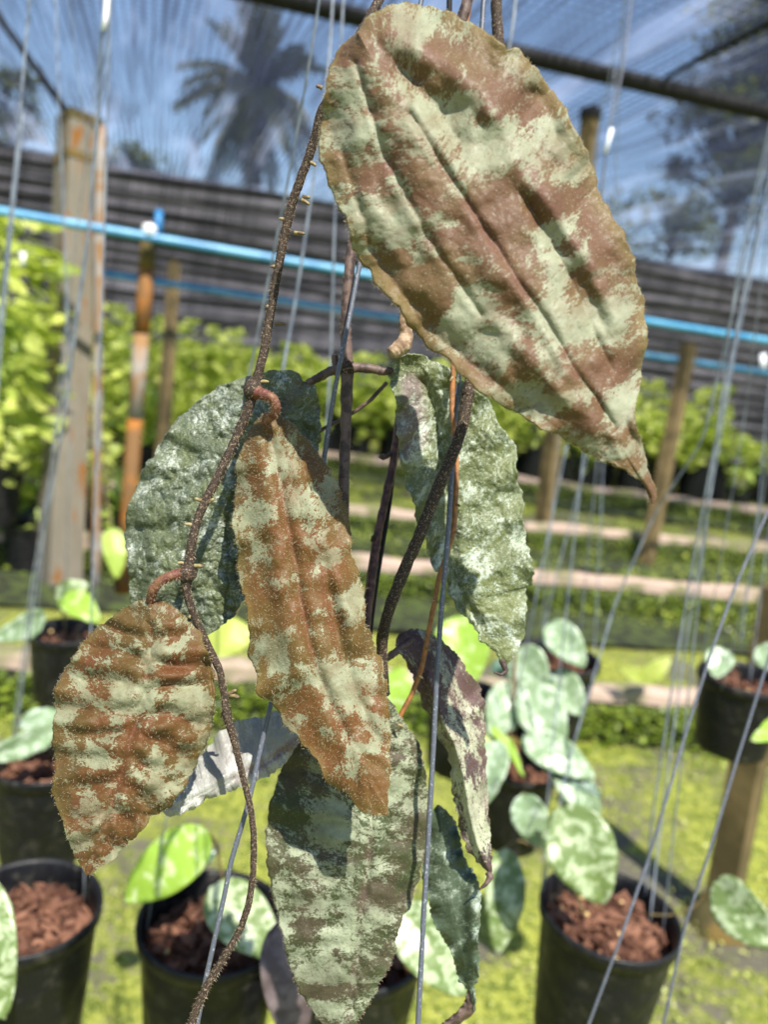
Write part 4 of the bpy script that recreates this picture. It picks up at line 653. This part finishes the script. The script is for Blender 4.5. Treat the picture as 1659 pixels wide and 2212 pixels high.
LV = []; LF = []; kk = 0; rt = np.random.default_rng(12)
for _ in range(26000):
    y = .9+3.4*rt.random()**.8; x = (-.62+1.3*rt.random())*(y+.4)
    if vnoise(x*3.1, y*3.1, 44)+.5*vnoise(x*9, y*9, 45) < -.15: continue
    c = np.array([x, y, .008+.012*rt.random()]); l = .004+.012*rt.random()**2; e = rt.normal(size=3); e[2] = abs(e[2])*.7; e /= np.linalg.norm(e); f1, f2 = frame(e)
    LV += [c, c+e*l*.5+f1*l*.45, c+e*l, c+e*l*.5-f1*l*.45]; LF.append((kk, kk+1, kk+2, kk+3)); kk += 4
tag(link('moss_tufts', LV, LF, foliage('moss_tuft', (.12, .18, .02), (.34, .38, .06), (.56, .56, .17), .25, 9), None, False), kind='stuff')
LV = []; LF = []; kk = 0; rt = np.random.default_rng(15)
for _ in range(42000):
    y = 3.5+6.3*rt.random(); x = (-.62+1.35*rt.random())*(y+.5); g = vnoise(x*1.6, y*3.0, 61)+.5*vnoise(x*5, y*8, 62)
    if g < .05: continue
    c = np.array([x, y, .01+.13*rt.random()*min(1, g)]); l = .012+.03*rt.random(); e = rt.normal(size=3); e[2] = abs(e[2])*.8; e /= np.linalg.norm(e); f1, f2 = frame(e)
    LV += [c, c+e*l*.5+f1*l*.42, c+e*l, c+e*l*.5-f1*l*.42]; LF.append((kk, kk+1, kk+2, kk+3)); kk += 4
tag(link('ground_plants', LV, LF, foliage('low_ground_leaf', (.03, .07, .008), (.16, .24, .02), (.5, .56, .1), .3, 6), None, False), kind='stuff')
# ------------------------------------------------------------ shade house nets
def cloth(name, c, ux, uy, X, Y, nx, ny, hf, mat):
    V = []; 
    for j in range(ny):
        for i in range(nx):
            x = X[0]+(X[1]-X[0])*i/(nx-1); y = Y[0]+(Y[1]-Y[0])*j/(ny-1); V.append((x, y, hf(x, y)))
    Fc = [(j*nx+i, j*nx+i+1, (j+1)*nx+i+1, (j+1)*nx+i) for j in range(ny-1) for i in range(nx-1)]
    me = bpy.data.meshes.new(name); me.from_pydata(V, [], Fc); me.materials.append(mat); me.polygons.foreach_set('use_smooth', [True]*len(me.polygons))
    ob = bpy.data.objects.new(name, me); COL.objects.link(ob); uz = np.cross(ux, uy)
    ob.matrix_world = Matrix([[ux[0], uy[0], uz[0], c[0]], [ux[1], uy[1], uz[1], c[1]], [ux[2], uy[2], uz[2], c[2]], [0, 0, 0, 1]]); return ob
WT0, WT1 = G(0,318,ZR), G(1659,610,ZR); wd = WT1-WT0; wd[2] = 0; wl_ = np.linalg.norm(wd); wx = wd/wl_; wy = np.cross(ZD, wx)
WC = (WT0+WT1)/2
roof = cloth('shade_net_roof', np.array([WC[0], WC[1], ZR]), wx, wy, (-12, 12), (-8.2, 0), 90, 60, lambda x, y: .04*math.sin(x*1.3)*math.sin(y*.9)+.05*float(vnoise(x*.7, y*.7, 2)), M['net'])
tag(roof, 'thin black shade net stretched overhead as the roof', 'shade net')
def wall_prof(x, z):
    s = z*5.0+.9*float(vnoise(x*.16, z*.9, 6))+.7*float(vnoise(x*.07, z*2.5, 8)); f = s-math.floor(s)
    return -.07*(1-abs(2*f-1)**1.5)*(.5+.5*float(vnoise(x*.25, math.floor(s)*3.3, 9)+1)/2*1.2)-.006*float(vnoise(x*1.2, z*14, 4))
wall = cloth('shade_net_wall', np.array([WC[0], WC[1], 0]), wx, ZD, (-12, 12), (0, ZR+.04), 160, 300, lambda x, z: -wall_prof(x, z), M['netwall'])
tag(wall, 'black shade cloth side wall hanging in many horizontal folds', 'shade net')

# ------------------------------------------------------------ rows of plants far back
def bush_mesh(name, n, h, w, ls, mat_, seed, z0=.0):
    r = random.Random(seed); V = []; Fc = []; k = 0
    for _ in range(n):
        z = z0+h*r.random()**.8; q = w*(.35+.65*math.sin(min(1, (z-z0)/h*1.05)*2.6)**.7 if (z-z0)/h < 1 else .3)*math.sqrt(r.random()); a = r.random()*6.283
        c = np.array([q*math.cos(a), q*math.sin(a), z]); e = np.array([math.cos(a)+r.gauss(0, .6), math.sin(a)+r.gauss(0, .6), r.gauss(-.35, .5)]); e /= np.linalg.norm(e); f1, f2 = frame(e)
        tw = r.gauss(0, .5); s = f1*math.cos(tw)+f2*math.sin(tw); nn = np.cross(e, s); l = ls*r.uniform(.6, 1.25); ww = l*r.uniform(.25, .36)
        V += [c, c+e*l*.3+s*ww+nn*l*.04, c+e*l*.35-nn*l*.05, c+e*l*.3-s*ww+nn*l*.04, c+e*l*.7+s*ww*.8, c+e*l*.7-nn*l*.02, c+e*l*.7-s*ww*.8, c+e*l-nn*l*.1]
        Fc += [(k, k+1, k+2), (k, k+2, k+3), (k+1, k+4, k+5, k+2), (k+2, k+5, k+6, k+3), (k+4, k+7, k+5), (k+5, k+7, k+6)]; k += 8
    me = bpy.data.meshes.new(name); me.from_pydata([tuple(v) for v in V], [], Fc); me.materials.append(mat_); return me
def pot_mesh(name, R, H):
    V, Fc = lathe(np.zeros(3), [(.001, 0), (R*.8, 0), (R*.98, H-.02), (R*1.05, H-.018), (R*1.05, H), (R*.95, H), (R*.9, H-.04), (.001, H-.04)], 16)
    me = bpy.data.meshes.new(name); me.from_pydata([tuple(v) for v in V], [], Fc); me.materials.append(M['pot']); return me
def place(name, loc, me_list, label, cat, group, rz=0, sc=1):
    t = bpy.data.objects.new(name, None); COL.objects.link(t); t.location = [float(x) for x in loc]; t.rotation_euler[2] = rz; t.scale = (sc, sc, sc); tag(t, label, cat, group)
    for nm, me in me_list: o = bpy.data.objects.new(nm, me); COL.objects.link(o); o.parent = t
    return t
pm = pot_mesh('pot', .13, .26)
tall = [bush_mesh('foliage', 150, h, .22, .14, M['fol_lime'], 20+i, .24) for i, h in enumerate((1.0, .85, 1.12))]
low = [bush_mesh('foliage', 95, h, .2, .13, M[m], 30+i, .22) for i, (h, m) in enumerate(((.5, 'fol_lime'), (.62, 'fol_mid'), (.42, 'fol_lime')))]
R3 = random.Random(2)
def row(y0, x0, x1, step, meshes, grp, lab, zoff=0, xjit=.05, sc=(.9, 1.1)):
    x = x0
    while x < x1:
        p = np.array([0, 0, 0.])+XD*x+YD*y0; p[2] = 0; p += np.array([R3.gauss(0, xjit), R3.gauss(0, xjit), 0])
        place('potted_climber' if grp.startswith('tall') else 'potted_shrub', p+ZD*zoff, [('pot', pm), ('foliage', R3.choice(meshes))], lab, 'potted plant', grp, R3.random()*6.28, R3.uniform(*sc)); x += step
row(9.6, -5.2, 6.5, .34, tall, 'tall climbers in the far rows', 'tall lime climber of the hindmost row against the black net wall')
row(8.9, -4.6, 6.0, .36, tall, 'tall climbers in the far rows', 'tall lime climber of the second row from the black net wall')
row(8.0, -4.4, .4, .34, tall, 'tall climbers in the far rows', 'tall lime climber of the third row, between the post and the vine')
row(6.9, -4.0, -1.3, .34, tall, 'tall climbers in the far rows', 'tall lime climber of the nearest tall row at left, behind the orange post')
row(7.4, -.8, .9, .38, low, 'low shrubs in front of the far rows', 'low lime shrub in a black pot in the middle, seen between the vine stems')
bigpot = [bush_mesh('foliage', 130, h, .26, .17, M['fol_lime'], 70+i, .40) for i, h in enumerate((.45, .6, .38))]; pm_small = pm; pm = pot_mesh('pot', .2, .5)
row(8.75, .2, 6.6, .42, bigpot, 'low shrubs in front of the far rows', 'low pale shrub in a large black pot in the right-hand front row')
pm = pm_small
# near left climbing plant with bigger leaves
near_b = bush_mesh('foliage', 330, 1.35, .30, .125, M['fol_lime'], 51, .1); near_c = bush_mesh('foliage', 300, 1.15, .26, .12, M['fol_mid'], 52, .1); pm2 = pot_mesh('pot', .15, .28)
for (x, y, z, me, sc, lab) in [(-1.92, 3.75, .45, near_b, 1.0, 'leafy green climber nearest the left edge in front of the concrete post'), (-2.35, 4.3, .35, near_c, 1.1, 'darker leafy climber at the left edge behind the nearest one'), (-2.0, 4.9, .2, near_b, .95, 'leafy climber behind the concrete post on the left')]:
    place('climbing_plant', (x, y, z-.15), [('pot', pm2), ('foliage', me)], lab, 'climbing plant', None, x*3, sc)
wb = bush_mesh('foliage', 26, .28, .12, .13, M['fol_mid'], 61, .2)
for (px, py, lab) in [(1590,1100,'potted plant with round green leaves near the right edge'), (1245,1055,'pale leafed plant under the largest leaf'), (560,1010,'low leafy potted plant seen between the silver leaf and stem'),(60,1235,'leafy potted plant at the foot of the concrete post on its left'),(215,1200,'leafy potted plant between the concrete post and the orange post')]:
    p = G(px, py); place('potted_shrub', p, [('pot', pm), ('foliage', wb)], lab, 'potted plant', None, px, 1.0)
for i, (x, y, d) in enumerate([(48,560,3.5),(1650,780,3.0),(355,860,7.0)]):
    c = P(x, y, d); s = .012*d/3; V, Fc = box(c, Rt*s, Fw*.0008, Up*s*2.3); o = link('plant_tag', V, Fc, M['tagpaper'], origin=c); tag(o, ['white plant tag among the left climber leaves', 'white tag hanging at the right edge below the blue pipe', 'small white tag beyond the concrete post'][i], 'tag')

# ------------------------------------------------------------ trees outside the net
def palm(base, H, label):
    t = thing('palm_tree', base, label, 'tree'); r = random.Random(9)
    w = resample([base, base+ZD*H*.5+XD*.15, base+ZD*H*.78], 20, 2); V, Fc = tube(w, np.linspace(.32, .2, 20), 10, .1); link('trunk', V, Fc, M['trunk'], t)
    top = base+ZD*H*.78; mb = MB()
    for k in range(64):
        a = k*2.4+r.gauss(0, .2); el = [1.4, 1.1, .75, .35, 0, -.4, -.8, -1.15][k % 8]+r.gauss(0, .12); L = H*.26*r.uniform(.8, 1.15)*(1.0 if el > -.2 else .85); d = np.array([math.cos(a)*math.cos(el), math.sin(a)*math.cos(el), math.sin(el)]); pts = [top+d*L*s-ZD*L*.55*s**2.2*max(.12, math.cos(el)) for s in np.linspace(0, 1, 18)]
        V, Fc = tube(pts, np.linspace(.05, .01, 18), 4); mb.add(V, Fc); side = np.cross(d, ZD); side /= np.linalg.norm(side)+1e-9
        for i in range(1, 18):
            for sg in (-1, 1):
                for j in (0, .33, .66):
                    p = pts[i]*(1-j)+pts[i-1]*j; l = L*.22*math.sin(.45+2.4*i/18)*r.uniform(.7, 1.15); q = p+side*sg*l*r.uniform(.5, .8)+d*l*.3-ZD*l*r.uniform(.4, .8); m2 = (p+q)/2+ZD*.03; mb.add([p, m2+d*.035, q, m2-d*.035], [(0, 1, 2, 3)])
    mb.build('crown', M['fol_palm'], t, False)
palm(G(520,720,0)*np.array([0,0,0])+np.array([P(515,700,24)[0], P(515,700,24)[1], 0]), 10.6, 'tall dark palm tree seen through the roof net at upper left')
def tree(x, yt, yb, d, wpx, mat, label, n=1500, ls=.35, seed=1, clumps=16):
    """x centre, crown top and crown bottom rows at distance d"""
    T, B = P(x, yt, d), P(x, yb, d); base = np.array([B[0], B[1], 0]); t = thing('broadleaf_tree', base, label, 'tree'); r = random.Random(seed); hw = wpx/2/FPX*d; H = T[2]-B[2]
    V, Fc = tube(resample([base, base+ZD*B[2]*.6, B+ZD*H*.6+XD*.2], 14, 1), np.linspace(.22, .07, 14), 8, .15); link('trunk', V, Fc, M['trunk'], t)
    mb = MB(); cs = []
    for _ in range(clumps):
        a = r.random()*6.28; q = math.sqrt(r.random())*.85; zz = r.random(); c = np.array([B[0]+hw*q*math.cos(a), B[1]+hw*q*math.sin(a), B[2]+H*zz]); cs.append((c, hw*r.uniform(.2, .42)))
        V, Fc = tube(resample([B+ZD*H*.2*zz, (B+c)/2+ZD*.2, c], 6, 1), np.linspace(.06, .02, 6), 5); mb.add(V, Fc)
    mb.build('branches', M['trunk'], t); mb = MB()
    for _ in range(n):
        c, rr = r.choice(cs); p = c+np.array([r.gauss(0, rr*.5), r.gauss(0, rr*.5), r.gauss(0, rr*.4)]); e = np.array([r.gauss(0, 1), r.gauss(0, 1), r.gauss(0, .6)]); e /= np.linalg.norm(e); f1, f2 = frame(e); l = ls*r.uniform(.5, 1.2)
        mb.add([p, p+e*l*.5+f1*l*.25, p+e*l, p+e*l*.5-f1*l*.25], [(0, 1, 2, 3)])
    mb.build('crown', mat, t, False)
tree(1590, -80, 400, 17, 330, M['fol_tree'], 'leafy tree through the net in the upper right corner', 5200, .26, 3, 34)
tree(1570, 130, 470, 19, 330, simple('yellow_foliage', (.12, .10, .03), .6, (.05, .06, .02), 2, 3), 'yellowish hanging tree crown below the black pipe at right', 3200, .26, 4, 26)
tree(20, 170, 330, 22, 150, M['fol_tree'], 'small dark tree at the left edge above the net wall', 1100, .35, 5)
tree(1440, 430, 560, 30, 240, M['fol_tree'], 'faint distant tree right of the largest leaf', 700, .5, 6)
tree(280, 330, 400, 34, 160, M['fol_tree'], 'distant tree low behind the net wall beside the concrete post', 700, .5, 7)
tree(1250, 430, 540, 36, 260, M['fol_tree'], 'far tree hidden mostly behind the largest leaf', 700, .5, 8)

for o in list(bpy.data.objects):
    if '_o' in o.keys(): del o['_o']
